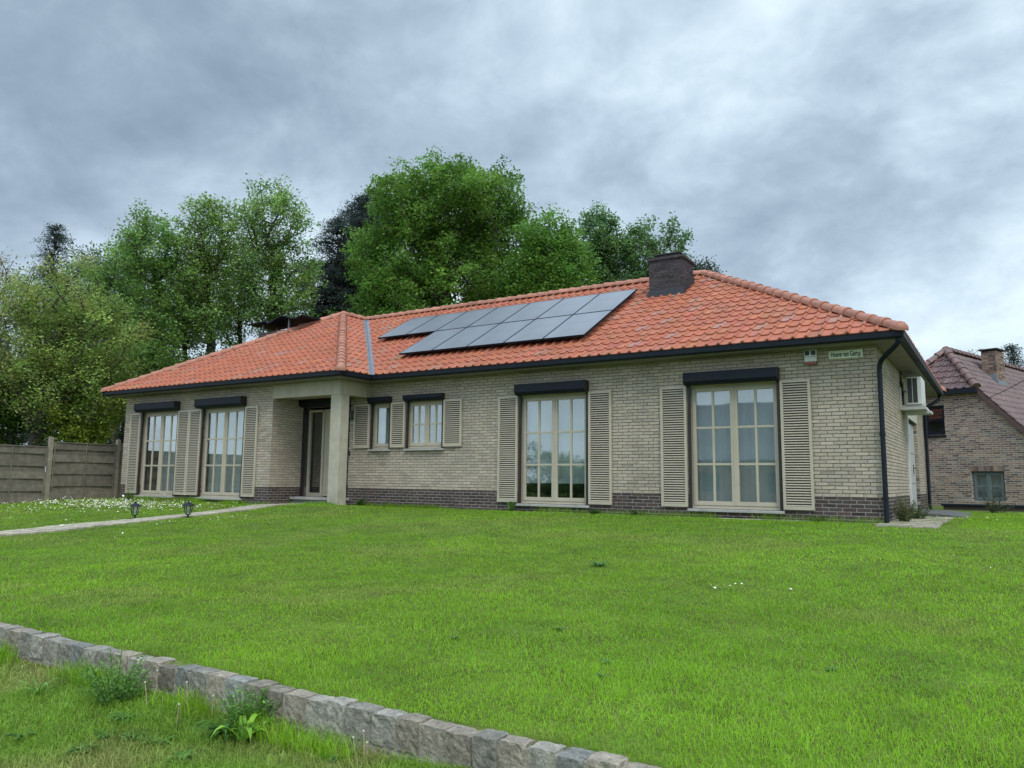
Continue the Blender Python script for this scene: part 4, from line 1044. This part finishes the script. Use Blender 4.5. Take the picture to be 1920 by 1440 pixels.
def spruce(name, label, base, H, Rb, seed, col=(.050, .072, .062), cbase=.12, dens=1.0, group=TG, lsize=.2, up=.0):
    rs = np.random.RandomState(seed); base = np.array(base, float); P = [np.zeros(3)]; par = [-1]; n_ = int(H / .5)
    for k in range(1, n_ + 1): P.append(np.array([rs.normal(0, .03), rs.normal(0, .03), H * k / n_])); par.append(k - 1)
    rad = [.02 + .2 * (1 - k / n_) for k in range(n_ + 1)]; cc = []; colr = []
    z = H * cbase
    while z < H * .99:
        f = 1 - (z - H * cbase) / (H * (1 - cbase)); Lb = Rb * (f ** .50) * rs.uniform(.7, 1.15) + .12; nb_ = rs.randint(3, 6)
        k0 = min(n_, int(z / H * n_))
        for b in range(nb_):
            a = rs.uniform(0, 2 * math.pi); m_ = max(2, int(Lb / .4)); last = k0; Lr = Lb * rs.uniform(.6, 1.1); 
            for w_ in range(1, m_ + 1):
                t_ = w_ / m_; p = np.array([math.cos(a) * Lr * t_, math.sin(a) * Lr * t_, z + Lr * (.10 * t_ - .45 * t_ * t_ + .22 * t_ ** 3) + up * t_ * Lr])
                P.append(p); par.append(last); rad.append(.03 * (1 - t_) + .006); last = len(P) - 1
                nl = int(34 * dens * (.6 + .6 * (1 - abs(t_ - .6)))); off = rs.normal(0, 1, (nl, 3)) * (.17, .17, .08); off[:, 2] -= np.abs(rs.normal(0, .12, nl))
                cc.append(p + off); colr.append(np.array(col)[None] * math.exp(rs.normal(0, .2)) * np.exp(rs.normal(0, .2, (nl, 1))))
        z += rs.uniform(.10, .22) * (1 + .4 * (1 - dens))
    root = thing(name, tuple(base), label, 'tree', group)
    branchmesh('trunk', np.array(P), np.array(par), np.array(rad), M['bark'], root)
    cc = np.concatenate(cc); Vv, Fq_ = leaves(cc, lsize, rs, .30, .1); np_mesh('crown', Vv, Fq_, np.concatenate(colr), M['leaf'], root)
    return root
def gnd(u, depth, z=0.0):
    p = at(u, 900, depth); return np.array([p[0], p[1], z])
def cr(u0, u1, v0, v1, depth, dd=None):
    """crown ellipsoid standing at the given distance"""
    c_ = at((u0 + u1) / 2, (v0 + v1) / 2, depth); k = depth / F
    rx = (u1 - u0) / 2 * k; rz = (v1 - v0) / 2 * k; return (c_[0], c_[1], c_[2], rx, (dd or rx), rz)
OAK = (.070, .138, .024); LIME = (.115, .185, .035); MID = (.075, .135, .030)
tree('oak_tree', 'tall broad round crowned oak, highest tree behind the roof', gnd(840, 34), [cr(690, 965, 312, 490, 34), cr(655, 860, 400, 580, 34), cr(830, 1012, 375, 560, 34), cr(660, 800, 500, 640, 33), cr(860, 990, 500, 640, 34), cr(750, 940, 315, 470, 34), cr(680, 990, 470, 625, 34), cr(700, 830, 325, 450, 34), cr(850, 990, 318, 450, 34)], 1350, 56, .19, OAK, tr=.42, seed=3, rc=.42, cl2=(.090, .162, .028), top=.62)
tree('oak_tree', 'lower round bright green tree right of the tall oak', gnd(1040, 31), [cr(975, 1100, 400, 560, 31), cr(940, 1090, 480, 620, 31), cr(960, 1105, 425, 600, 31)], 400, 62, .18, (.072, .145, .024), tr=.25, seed=8, rc=.42)
tree('poplar_tree', 'narrow upright tree left of the chimney', gnd(1125, 42), [cr(1085, 1165, 390, 520, 42), cr(1090, 1175, 470, 640, 42)], 210, 62, .22, (.082, .142, .052), tr=.22, seed=12, rc=.42)
tree('poplar_tree', 'wide feathery tree directly behind the front chimney', gnd(1220, 42), [cr(1150, 1250, 415, 560, 42), cr(1235, 1288, 405, 560, 42), cr(1150, 1290, 500, 640, 42)], 300, 60, .22, (.082, .142, .052), tr=.25, seed=15, rc=.42)
spruce('spruce_tree', 'dark spruce between the two tallest spruces, half hidden', gnd(642, 40), 15.6, 3.2, 77, dens=1.0)
spruce('spruce_tree', 'dark spruce touching the left side of the tall oak', gnd(690, 40), 16.4, 3.0, 78, dens=1.0, up=.05)
spruce('spruce_tree', 'small dark treetop showing just right of the chimney', gnd(1312, 40), 12.6, 1.6, 4, col=(.035, .045, .035), dens=.6)
tree('small_tree', 'twiggy dark bush top beside the roof apex', gnd(1335, 38), [cr(1310, 1345, 485, 600, 38)], 40, 40, .17, (.030, .045, .030), tr=.1, seed=19)
spruce('spruce_tree', 'taller dark spruce between the oak and the light trees', gnd(668, 38), 15.4, 3.2, 7, dens=1.15, up=.05)
spruce('spruce_tree', 'dark spruce left of the tallest spruce', gnd(615, 37), 13.8, 3.4, 8, dens=1.0)
spruce('spruce_tree', 'dark spruce lowest of the three beside the light green trees', gnd(570, 38), 11.8, 2.9, 9, dens=.9)
LG = (.128, .195, .056)
tree('birch_tree', 'tall pale green tree, highest of the loose trees on the left', gnd(500, 34), [cr(445, 585, 335, 480, 34), cr(430, 560, 430, 620, 34), cr(500, 600, 420, 600, 34)], 300, 46, .17, LG, tr=.22, seed=23, rc=.42, shell=.3, cl2=(.095, .158, .045))
tree('birch_tree', 'pale green tree with open crown left of the highest loose tree', gnd(395, 33), [cr(340, 450, 365, 520, 33), cr(330, 440, 470, 640, 33)], 230, 46, .17, (.110, .175, .045), tr=.2, seed=24, rc=.42, shell=.3)
tree('birch_tree', 'mid green open tree above the left end of the roof', gnd(290, 32), [cr(225, 350, 400, 540, 32), cr(240, 350, 500, 680, 32)], 240, 46, .17, (.095, .165, .040), tr=.18, seed=25, rc=.42, shell=.3)
tree('birch_tree', 'thin stemmed young tree between the two pale trees', gnd(450, 37), [cr(400, 500, 420, 660, 37)], 170, 40, .18, (.10, .14, .045), tr=.12, seed=26, rc=.42, shell=.2)
tree('birch_tree', 'thin stemmed young tree low behind the left ridge', gnd(350, 37), [cr(280, 400, 470, 680, 37)], 190, 40, .18, (.09, .13, .04), tr=.12, seed=27, rc=.42, shell=.2)
spruce('spruce_tree', 'dark spruce tip rising above the trees at the far left', gnd(65, 44), 15.6, 2.6, 31, dens=.8)
spruce('spruce_tree', 'dark spruce behind the brown tinted tree', gnd(225, 42), 14.6, 2.6, 32, dens=.9)
spruce('spruce_tree', 'dark spruce in the gap above the fence', gnd(150, 40), 12.0, 2.6, 33, dens=.9)
tree('birch_tree', 'green tree filling the gap left of the open mid green tree', gnd(215, 34), [cr(170, 265, 450, 640, 34), cr(190, 290, 560, 720, 34)], 240, 46, .17, (.092, .158, .040), tr=.16, seed=37, rc=.42, shell=.2)
tree('plum_tree', 'thin dark leaved tree standing behind the leaning tree', gnd(150, 36), [cr(90, 210, 455, 620, 36), cr(60, 240, 540, 760, 36)], 240, 40, .17, (.050, .070, .032), tr=.14, seed=35, rc=.42, shell=.2)
CH = (.145, .205, .050)
tree('cherry_tree', 'leaning bronze green tree just behind the wooden fence', gnd(62, 25), [cr(0, 200, 490, 640, 26), cr(100, 270, 560, 700, 26), cr(-40, 120, 560, 720, 25), cr(60, 250, 640, 745, 26), cr(-30, 240, 650, 800, 26)], 500, 56, .125, CH, tr=.22, seed=41, rc=.36, shell=.2, lean=(-.4, 0), cl2=(.155, .180, .055), top=.7)
tree('cherry_tree', 'pinkish brown tree cut by the left edge', gnd(-60, 26), [cr(-150, 50, 470, 680, 26), cr(-140, 30, 600, 790, 26)], 300, 52, .125, (.17, .145, .085), tr=.2, seed=42, rc=.38, shell=.2, cl2=(.11, .13, .05))
tree('hazel_bush', 'yellow green bush behind the fence beside the house wall', gnd(175, 27), [cr(110, 235, 690, 830, 27), cr(90, 200, 740, 860, 26)], 220, 60, .13, (.15, .20, .030), tr=.06, seed=44, rc=.34, cat='bush', group='bushes behind the fence', shell=.1)
tree('hazel_bush', 'dark green bush low behind the fence at left', gnd(20, 26), [cr(-60, 90, 680, 850, 27)], 200, 60, .13, (.055, .10, .022), tr=.06, seed=45, rc=.34, cat='bush', group='bushes behind the fence', shell=.1)
for k, (u0, u1, v0, c_, lb) in enumerate(((215, 330, 640, (.06, .105, .02), 'green bush behind the lowest corner of the roof'), (310, 430, 665, (.035, .065, .018), 'dark bush behind the left slope of the roof'),
                                  (420, 560, 655, (.045, .08, .02), 'dark bush below the rear chimney cap'), (560, 690, 585, (.05, .09, .02), 'green bush behind the wing ridge'), (700, 830, 545, (.06, .115, .018), 'bright bush behind the left end of the solar panels'),
                                  (890, 1020, 520, (.06, .12, .018), 'bright bush behind the middle of the ridge'), (1090, 1220, 530, (.05, .09, .025), 'dull bush behind the ridge by the chimney'))):
    dp = 30 + k % 3; tree('hedge_bush', lb, gnd((u0 + u1) / 2, dp), [cr(u0 - 20, u1 + 20, v0, 760, dp)], 170, 60, .17, c_, tr=.08, seed=60 + k, rc=.42, cat='bush', group='bushes behind the roof', shell=.1)
spruce('spruce_tree', 'distant dark conifer behind the neighbour roof at the right edge', gnd(1915, 46), 9.3, 1.9, 71, dens=.7, group='trees behind the neighbour house')
tree('bare_tree', 'sparse twiggy treetop over the neighbour ridge', gnd(1832, 44), [cr(1805, 1850, 652, 720, 44)], 26, 12, .12, (.05, .06, .04), tr=.08, seed=73, rc=.3, group='trees behind the neighbour house')
# trees across the street, seen only in the window glass
for k, (x, y, h) in enumerate(((-34, -60, 5), (-44, -66, 6.5), (-55, -62, 5.5), (-26, -68, 4.5), (-68, -64, 6.5))):
    tree('street_tree', ['mirrored tree across the street nearest the opposite house', 'tallest mirrored tree across the street', 'mirrored tree across the street left of the tallest one', 'small mirrored tree directly behind the opposite house corner', 'farthest mirrored tree across the street'][k], (x, y, -1), [(x, y, h * .40 - 1, h * 1.2, h * .6, h * .42)], 150, 40, .4, (.05, .09, .025), tr=.2, seed=80 + k, rc=.8, group='trees across the street')

# ------------------------------------------------------------------ grass
def blades(name, x0, x1, y0, y1, n, seed, hmin, hmax, colfun, mask=None, dref=4.0, pw=1.7, wk=1.0, upright=.0):
    rs = np.random.RandomState(seed); x = rs.uniform(x0, x1, n); y = rs.uniform(y0, y1, n)
    dx = x - CAM[0]; dy = y - CAM[1]; dist = np.hypot(dx, dy); fw = dx * MR[2][0] + dy * MR[2][1]; sd_ = dx * MR[0][0] + dy * MR[0][1]
    vis = (np.abs(sd_) < fw * .74 + 3.0) & (fw > .6)
    keep = vis & (rs.rand(n) < np.clip(dref / dist, 0, 1) ** pw)
    if mask is not None: keep &= mask(x, y)
    x = x[keep]; y = y[keep]; dist = dist[keep]; n = len(x)
    hn = fbm(x * 1.3, y * 1.3, 3, seed); h = (hmin + (hmax - hmin) * rs.rand(n)) * (.55 + .9 * hn)
    wd = .00115 * wk * np.maximum(1, dist / dref) ** (pw * .52) * rs.uniform(.7, 1.3, n)
    a = rs.uniform(0, 2 * np.pi, n); ln_ = h * np.abs(rs.normal(.85, .45, n)) * (1 - upright); wa = a + np.pi / 2 + rs.normal(0, .5, n)
    z = gz(x, y) - .004; V = np.empty((n, 5, 3)); wx = np.cos(wa) * wd; wy = np.sin(wa) * wd
    lx = np.cos(a) * ln_; ly = np.sin(a) * ln_
    V[:, 0] = np.stack([x - wx, y - wy, z], 1); V[:, 1] = np.stack([x + wx, y + wy, z], 1)
    mx_ = x + lx * .35; my_ = y + ly * .35; mz = z + h * .6
    V[:, 2] = np.stack([mx_ + wx * .85, my_ + wy * .85, mz], 1); V[:, 3] = np.stack([mx_ - wx * .85, my_ - wy * .85, mz], 1)
    V[:, 4] = np.stack([x + lx, y + ly, z + h * (1 - .25 * np.clip(ln_ / h, 0, 1.5))], 1)
    b = (np.arange(n) * 5)[:, None]; Fq_ = np.concatenate([b, b + 1, b + 2, b + 3], 1); Ft_ = np.concatenate([b + 3, b + 2, b + 4], 1)
    col = colfun(x, y, rs, n); col = np.concatenate([col, col * 1.08])
    o_ = np_mesh(name, V.reshape(-1, 3), Fq_, col, M['grass'], None, Ft=Ft_)
    return tag(o_, kind='stuff'), n
def lawncol(x, y, rs, n):
    f = fbm(x * .45, y * .45, 3, 11)[:, None]; f2 = fbm(x * 2.2 + 7, y * 2.2, 3, 12)[:, None]
    f3 = fbm(x * .22 + 3, y * .3, 2, 15)[:, None]; base = np.array([.165, .345, .014]) * (1 - f) + np.array([.255, .440, .021]) * f; base = base * (.70 + .58 * f3)
    c_ = base * (.94 + .36 * f2); dr = np.clip((fbm(x * .8 + 40, y * .8, 4, 71)[:, None] - .60) * 6, 0, .32); c_ = c_ * (1 - dr) + np.array([.40, .36, .12]) * dr; dk_ = np.clip((fbm(x * 1.6 + 9, y * 1.6, 3, 72)[:, None] - .66) * 9, 0, .35); c_ = c_ * (1 - dk_) + np.array([.11, .24, .03]) * dk_
    q = rs.rand(n)[:, None]; c_ = np.where(q < .05, np.array([.30, .27, .10]), c_); c_ = np.where(q > .93, c_ * np.array([1.2, 1.12, 1.1]), c_)
    return np.clip(c_ * np.exp(rs.normal(0, .11, (n, 1))), 0, .8)
def vergecol(x, y, rs, n):
    f = fbm(x * 1.1, y * 1.1, 3, 33)[:, None]; br = np.clip((f - .50) * 5, 0, .9)
    c_ = np.array([.215, .370, .040]) * (1 - br) + np.array([.34, .33, .12]) * br
    f2 = fbm(x * 3, y * 3, 2, 35)[:, None]
    return np.clip(c_ * (.75 + .5 * f2) * np.exp(rs.normal(0, .22, (n, 1))), 0, .8)
def lawnmask(x, y):
    path = (x > -12.98) & (x < -12.12) & (y < -.3)
    pav = (x > -.1) & (x < 1.05) & (y > -1.1) & (y < 7.3)
    kb = (x > -6.3) & (x < 0) & (y > -.18)
    house_ = (y > -.02) & (x < 0.02); hw_ = (y > YWG - .02) & (x < -11.2)
    rs = np.random.RandomState(1); edge = rs.rand(len(x)) < np.where(x > -.2, .34, .20)
    return ~((path | pav | kb) & ~edge) & ~house_ & ~hw_ & (y < 7.6)
g1, n1_ = blades('lawn_grass', -24, 9, YW1 + .015, 9.4, 7000000, 101, .018, .042, lawncol, lawnmask, dref=3.7, pw=1.75)
g1['label'] = 'short green lawn grass'
def vmask(x, y):
    f = fbm(x * 1.1, y * 1.1, 3, 33); rs = np.random.RandomState(2); return rs.rand(len(x)) < np.clip(1.15 - (f - .45) * 3.0, .25, 1)
g2, n2_ = blades('verge_grass', -9, 6, -14.5, YW0 - .01, 1300000, 102, .020, .060, vergecol, vmask, dref=3.0, pw=1.5)
g2['label'] = 'rough patchy verge grass below the sett wall'
def lmask(x, y):
    f = fbm(x * 1.7, y * .5, 2, 44); rs = np.random.RandomState(3); return rs.rand(len(x)) < np.clip((f - .42) * 7, 0, 1)
g3, n3_ = blades('long_grass', -9, 5, YW0 - .16, YW0 - .005, 22000, 103, .07, .15, lawncol, lmask, dref=3.0, pw=1.0, wk=1.1, upright=.3)
g3['label'] = 'longer grass tufts against the foot of the sett wall'
def hmask(x, y):
    f = fbm(x * 1.3, y * .6, 2, 54); rs = np.random.RandomState(4); return (rs.rand(len(x)) < np.clip((f - .36) * 5, 0, 1)) & lawnmask(x, y)
g4, n4_ = blades('edge_grass', -19.8, 0, -1.35, -.01, 110000, 104, .06, .15, lambda x, y, rs, n: lawncol(x, y, rs, n) * .8, lambda x, y: hmask(x, y) & ((y > -.25) | ((x < -11.2) & (y < YWG - .02))), dref=14, pw=1.0, wk=1.6, upright=.3)
g4['label'] = 'unmown grass along the house wall'
print('blades', n1_, n2_, n3_, n4_)

# ------------------------------------------------------------------ daisies, dandelions and weeds
def flowers(name, pts, rad, hgt, seed, label=None, kind=None):
    rs = np.random.RandomState(seed); s = MB()
    for (x, y) in pts:
        z = float(gz(x, y)); h = hgt * rs.uniform(.7, 1.3); r_ = rad * rs.uniform(.75, 1.25); tx, ty = rs.normal(0, .35, 2); n_ = 8; vs = [(0, 0, 0)] 
        vs = [(x, y, z + h + .002)]
        for k in range(n_):
            t_ = 2 * math.pi * k / n_; a_, b_ = r_ * math.cos(t_), r_ * math.sin(t_); vs.append((x + a_, y + b_, z + h + tx * a_ + ty * b_ - .002))
        s.add(vs, [(0, 1 + k, 1 + (k + 1) % n_) for k in range(n_)], (1, 1, .97))
        q = r_ * .38; vs = [(x + q * math.cos(2 * math.pi * k / 6), y + q * math.sin(2 * math.pi * k / 6), z + h + .004) for k in range(6)] + [(x, y, z + h + .009)]
        s.add(vs, [(k, (k + 1) % 6, 6) for k in range(6)], (.95, .62, .06))
        s.tube([(x, y, z), (x, y, z + h)], .0012, 3, (.15, .28, .05), cap=False)
    return s.build(name, M['petal'], None, fixn=False)
rs = np.random.RandomState(5); pts = []
while len(pts) < 1300:
    x = rs.uniform(-21, -13.1); y = rs.uniform(-8.5, -1.6); d_ = ((x + 17.3) / 2.5) ** 2 + ((y + 2.95) / .85) ** 2
    if rs.rand() < math.exp(-d_) * 1.2 * float(fbm(x * 1.5, y * 1.5, 2, 77)) * 1.6 + .02: pts.append((x, y))
o_ = flowers('daisies', pts, .0135, .075, 6); tag(o_, 'dense white carpet of daisies left of the path', None, None, 'stuff'); o_['label'] = 'dense white carpet of daisies left of the path'
def on_ground(u, v):
    d = MR.T @ np.array([(u - 960) / F, -(v - 720) / F, 1.0]); t_ = 1.0
    for _ in range(4000):
        p = CAM + d * t_
        if p[2] < float(gz(p[0], p[1])):
            if p[1] > YW0 - .07 and v > 1260 and u < 900: return CAM + d * ((YW0 - .09 - CAM[1]) / d[1])
            return p
        t_ += .01 * max(1, t_ / 6)
    return p
spots = [('daisy patch in the middle right of the lawn', (1386, 1113), 9, .17), ('few daisies on the lawn beside the stone paving', (1815, 978), 16, .42), ('daisies in the lawn right of the garden lamps', (438, 975), 14, .35), ('three daisies low by the path', (328, 985), 5, .25),
         ('two pale daisies near the left edge of the lawn', (225, 1012), 4, .3), ('lone daisies at the right edge of the lawn', (1900, 1050), 5, .5)]
for lb, (u, v), n_, sp_ in spots:
    p = on_ground(u, v); rs = np.random.RandomState(n_ + u); pt = [(p[0] + rs.normal(0, sp_), p[1] + rs.normal(0, sp_ * 1.0)) for _ in range(n_)]
    o_ = flowers('daisy_patch', pt, .0105, .06, u); tag(o_, lb, 'flowers', 'daisy patches on the lawn')

LW = leafmat('weed leaves', (1, 1, 1), .3)
def rosette(x, y, label, R0, n_, col, seed, width=.035, rise=.6, name='dock_plant', up=0, cat='weed', group='weeds'):
    rs = random.Random(seed); z = float(gz(x, y)); o_ = thing(name, (x, y, z), label, cat, group); s = MB()
    for k in range(n_):
        a = rs.uniform(0, 2 * math.pi); Lg = R0 * rs.uniform(.55, 1.1); w_ = width * rs.uniform(.7, 1.2); ri = rise * rs.uniform(.5, 1.3); m_ = 6; vs = []; v_ = rs.uniform(.75, 1.25)
        for q in range(m_ + 1):
            t_ = q / m_; rr = Lg * t_; zz = Lg * (ri * t_ - .75 * ri * t_ * t_ * t_) + .004; ww = w_ * math.sin(math.pi * min(1, .12 + t_ * .88)) ** .8
            cx_, cy_ = rr * math.cos(a), rr * math.sin(a); px, py = -math.sin(a) * ww, math.cos(a) * ww
            vs += [(cx_ + px, cy_ + py, zz + ww * .3), (cx_, cy_, zz), (cx_ - px, cy_ - py, zz + ww * .3)]
        fs = []
        for q in range(m_):
            b = 3 * q; fs += [(b, b + 3, b + 4, b + 1), (b + 1, b + 4, b + 5, b + 2)]
        s.add(vs, fs, tuple(c * v_ for c in col))
    s.build('leaves', LW, o_, smooth=True, fixn=False); return o_
def stemweed(x, y, label, H, nst, spread, col, seed, leaf=.045, name='nettle_plant', group='weeds', dens=14, aspect=.5):
    rs = np.random.RandomState(seed); z = float(gz(x, y)); o_ = thing(name, (x, y, z), label, 'weed', group); s = MB(); cc = []
    for k in range(nst):
        a = rs.uniform(0, 2 * np.pi); q = rs.uniform(0, 1) ** .6; tx, ty = math.cos(a) * spread * q, math.sin(a) * spread * q; h = H * (1 - .35 * q) * rs.uniform(.45, 1.15)
        s.tube([(tx * .3, ty * .3, 0), (tx * .6, ty * .6, h * .5), (tx, ty, h)], .0022, 4, (col[0] * .9, col[1] * .8, col[2]), cap=False)
        n_ = int(dens * h / H) + 3
        for w_ in range(n_):
            t_ = .12 + .88 * w_ / n_; cc += [(tx * (.3 + .7 * t_) + rs.normal(0, leaf * .5), ty * (.3 + .7 * t_) + rs.normal(0, leaf * .5), h * t_ + rs.normal(0, .006)) for _ in range(3)]
    s.build('stems', LW, o_, fixn=False)
    cc = np.array(cc); V_, F_ = leaves(cc, leaf, rs, aspect); np_mesh('leaves', V_, F_, np.array(col)[None] * np.exp(rs.normal(0, .22, (len(cc), 1))), LW, o_); return o_
def seedhead(x, y, label, h, lean, seed, dry=False):
    z = float(gz(x, y)); o_ = thing('dandelion_clock' if not dry else 'dry_stalk', (x, y, z), label, 'weed', 'seed stalks in the verge'); s = MB()
    s.tube([(0, 0, 0), (lean[0] * .4, lean[1] * .4, h * .55), (lean[0], lean[1], h)], .0022, 5, (.42, .34, .22)); s.build('stalk', M['petal'], o_)
    s = MB(); c_ = (lean[0], lean[1], h); s.lathe(c_, [(.002, -.004), (.005, -.002), (.006, .003), (.004, .007), (.001, .009)], 8, (.50, .47, .38)); s.build('seed_head', M['petal'], o_); return o_
GR = (.085, .185, .030)
p = on_ground(215, 1318); stemweed(p[0], p[1], 'leafy bushy weed against the sett wall at left', 0.29, 40, .20, (.13, .27, .05), 1, leaf=.024, dens=20)
p = on_ground(462, 1352); stemweed(p[0], p[1], 'feathery bushy weed against the middle of the sett wall', .24, 42, .17, (.12, .28, .04), 2, leaf=.020, dens=20)
p = on_ground(428, 1385); rosette(p[0], p[1], 'dark leaved dock plant below the feathery weed', .17, 34, (.06, .165, .025), 3, width=.012, rise=.9)
p = on_ground(455, 1398); rosette(p[0], p[1], 'light green broad leaved dock at the verge', .15, 16, (.20, .38, .035), 4, width=.015, rise=1.3)
p = on_ground(70, 1302); rosette(p[0], p[1], 'pale green spiky rosette at the lower left', .15, 20, (.17, .31, .06), 5, width=.006, rise=.9, name='dandelion_plant')
for k, (u, v) in enumerate(((300, 1395), (150, 1410), (340, 1425), (235, 1350), (40, 1385), (560, 1405), (640, 1425), (250, 1385), (200, 1380))):
    p = on_ground(u, v); rosette(p[0], p[1], ['flat dark leaves in the verge, right of the bare patch', 'flat leafy rosette at the bottom left of the verge', 'flat leafy rosette at the bottom edge of the verge', 'small rosette under the leafy bushy weed', 'small rosette by the left edge of the verge', 'small rosette right of the dock plants', 'small rosette at the bottom by the wall foot', 'flat dark leaves in the middle of the verge', 'flat dark leaves left of the middle of the verge'][k], .09, 16, (.07, .18, .03), 20 + k, width=.012, rise=.45, name='leaf_rosette')
for k, (u, v, h, l_, lb) in enumerate(((275, 1330, .13, (-.03, .0), 'tall bare stalk beside the left weed'), (330, 1368, .12, (.012, 0), 'upright pale stalk in the verge'), (352, 1312, .14, (-.03, .01), 'leaning stalk before the sett wall'),
                               (398, 1322, .12, (.004, 0), 'thin stalk left of the feathery weed'), (430, 1330, .12, (-.05, 0), 'seed head leaning left over the feathery weed'), (440, 1328, .15, (-.01, 0), 'tallest seed head over the feathery weed'),
                               (500, 1352, .07, (-.02, 0), 'short pale stalk right of the feathery weed'), (668, 1405, .10, (-.02, 0), 'left of three seed heads by the wall foot'), (684, 1405, .13, (-.02, .01), 'tallest of three seed heads by the wall foot'), (688, 1410, .09, (0, 0), 'right of three seed heads by the wall foot'),
                               (292, 1300, .16, (.0, .0), 'bare stalk standing against the sett wall'))):
    p = on_ground(u, v); seedhead(p[0], p[1], lb, h, l_, k)
for k, (u, v, lb) in enumerate(((1045, 1183, 'dark thistle tuft in the middle of the lawn'), (1125, 1062, 'dark weed patch in the upper middle of the lawn'), (1135, 1245, 'dark leafy tuft in the lower middle lawn'), (1130, 1272, 'dark leafy tuft just below another in the lower lawn'), (850, 1200, 'dark leafy tuft left of the thistle in the lawn'), (1560, 1260, 'dark leafy tuft in the lawn at the lower right'))):
    p = on_ground(u, v); rosette(p[0], p[1], lb, .05 if k != 1 else .12, 14 if k != 1 else 26, (.09, .20, .05), 50 + k, width=.010, rise=.7, name='leaf_rosette', group='leafy tufts in the lawn')
# weeds along the house wall
for (x, y, lb, H, n_, sp_, c_, sd_) in ((-11.15, -.35, 'small leafy weed at the foot of the porch column', .22, 16, .14, (.05, .13, .02), 1), (-7.05, -.16, 'bright leafy weed left of the tall middle window', .24, 12, .10, (.10, .22, .04), 2),
                             (-5.1, -.14, 'low dull weed right of the tall middle window', .14, 10, .16, (.05, .09, .025), 3), (-1.0, -.14, 'low weed under the right hand shutter', .12, 8, .16, (.08, .12, .04), 4),
                             (.22, .9, 'tall dry weed clump beside the corner downpipe', .46, 26, .24, (.13, .155, .055), 5), (.30, 2.2, 'greener weed clump beside the end wall', .42, 26, .26, (.09, .13, .04), 6), (-18.6, -1.5, 'leafy weed behind the left garden lamp', .35, 12, .16, (.12, .20, .05), 7),
                             (-4.3, -.14, 'low weed left of the tall right window', .12, 8, .2, (.05, .09, .025), 8), (1.5, 7.6, 'scrubby plant before the low garden wall', .55, 26, .4, (.075, .09, .04), 9), (2.35, 10.3, 'leafy plant beyond the low wall under the window', .62, 22, .3, (.10, .15, .04), 10)):
    stemweed(x, y, lb, H, n_, sp_, c_, 200 + sd_, leaf=.05, name='leafy_weed', group='weeds along the walls')
DL = ['dandelion clock below the gap between the left wing windows', 'dandelion clock just right of the middle shutters of the left wing', 'dandelion clock under the right window of the left wing', 'tall dandelion clock before the left window of the wing', 'dandelion clock under the right shutter of the wing',
      'dandelion clock at the right fringe of the daisy carpet', 'short dandelion clock between the wing and the path', 'short dandelion clock nearest the porch wall', 'dandelion clock by the near edge of the path, farther one', 'dandelion clock by the near edge of the path, nearer one']
for k, (x, y) in enumerate(((-17.2, -1.5), (-16.9, -1.6), (-16.4, -1.45), (-18.0, -1.7), (-15.9, -1.7), (-17.6, -2.3), (-15.6, -2.2), (-14.6, -2.4), (-11.9, -6.6), (-11.7, -6.9))):
    o_ = flowers('dandelion_clock', [(x, y)], .022, .24 if k < 6 else .13, 300 + k); tag(o_, DL[k], 'flower', 'dandelion clocks in the front garden')
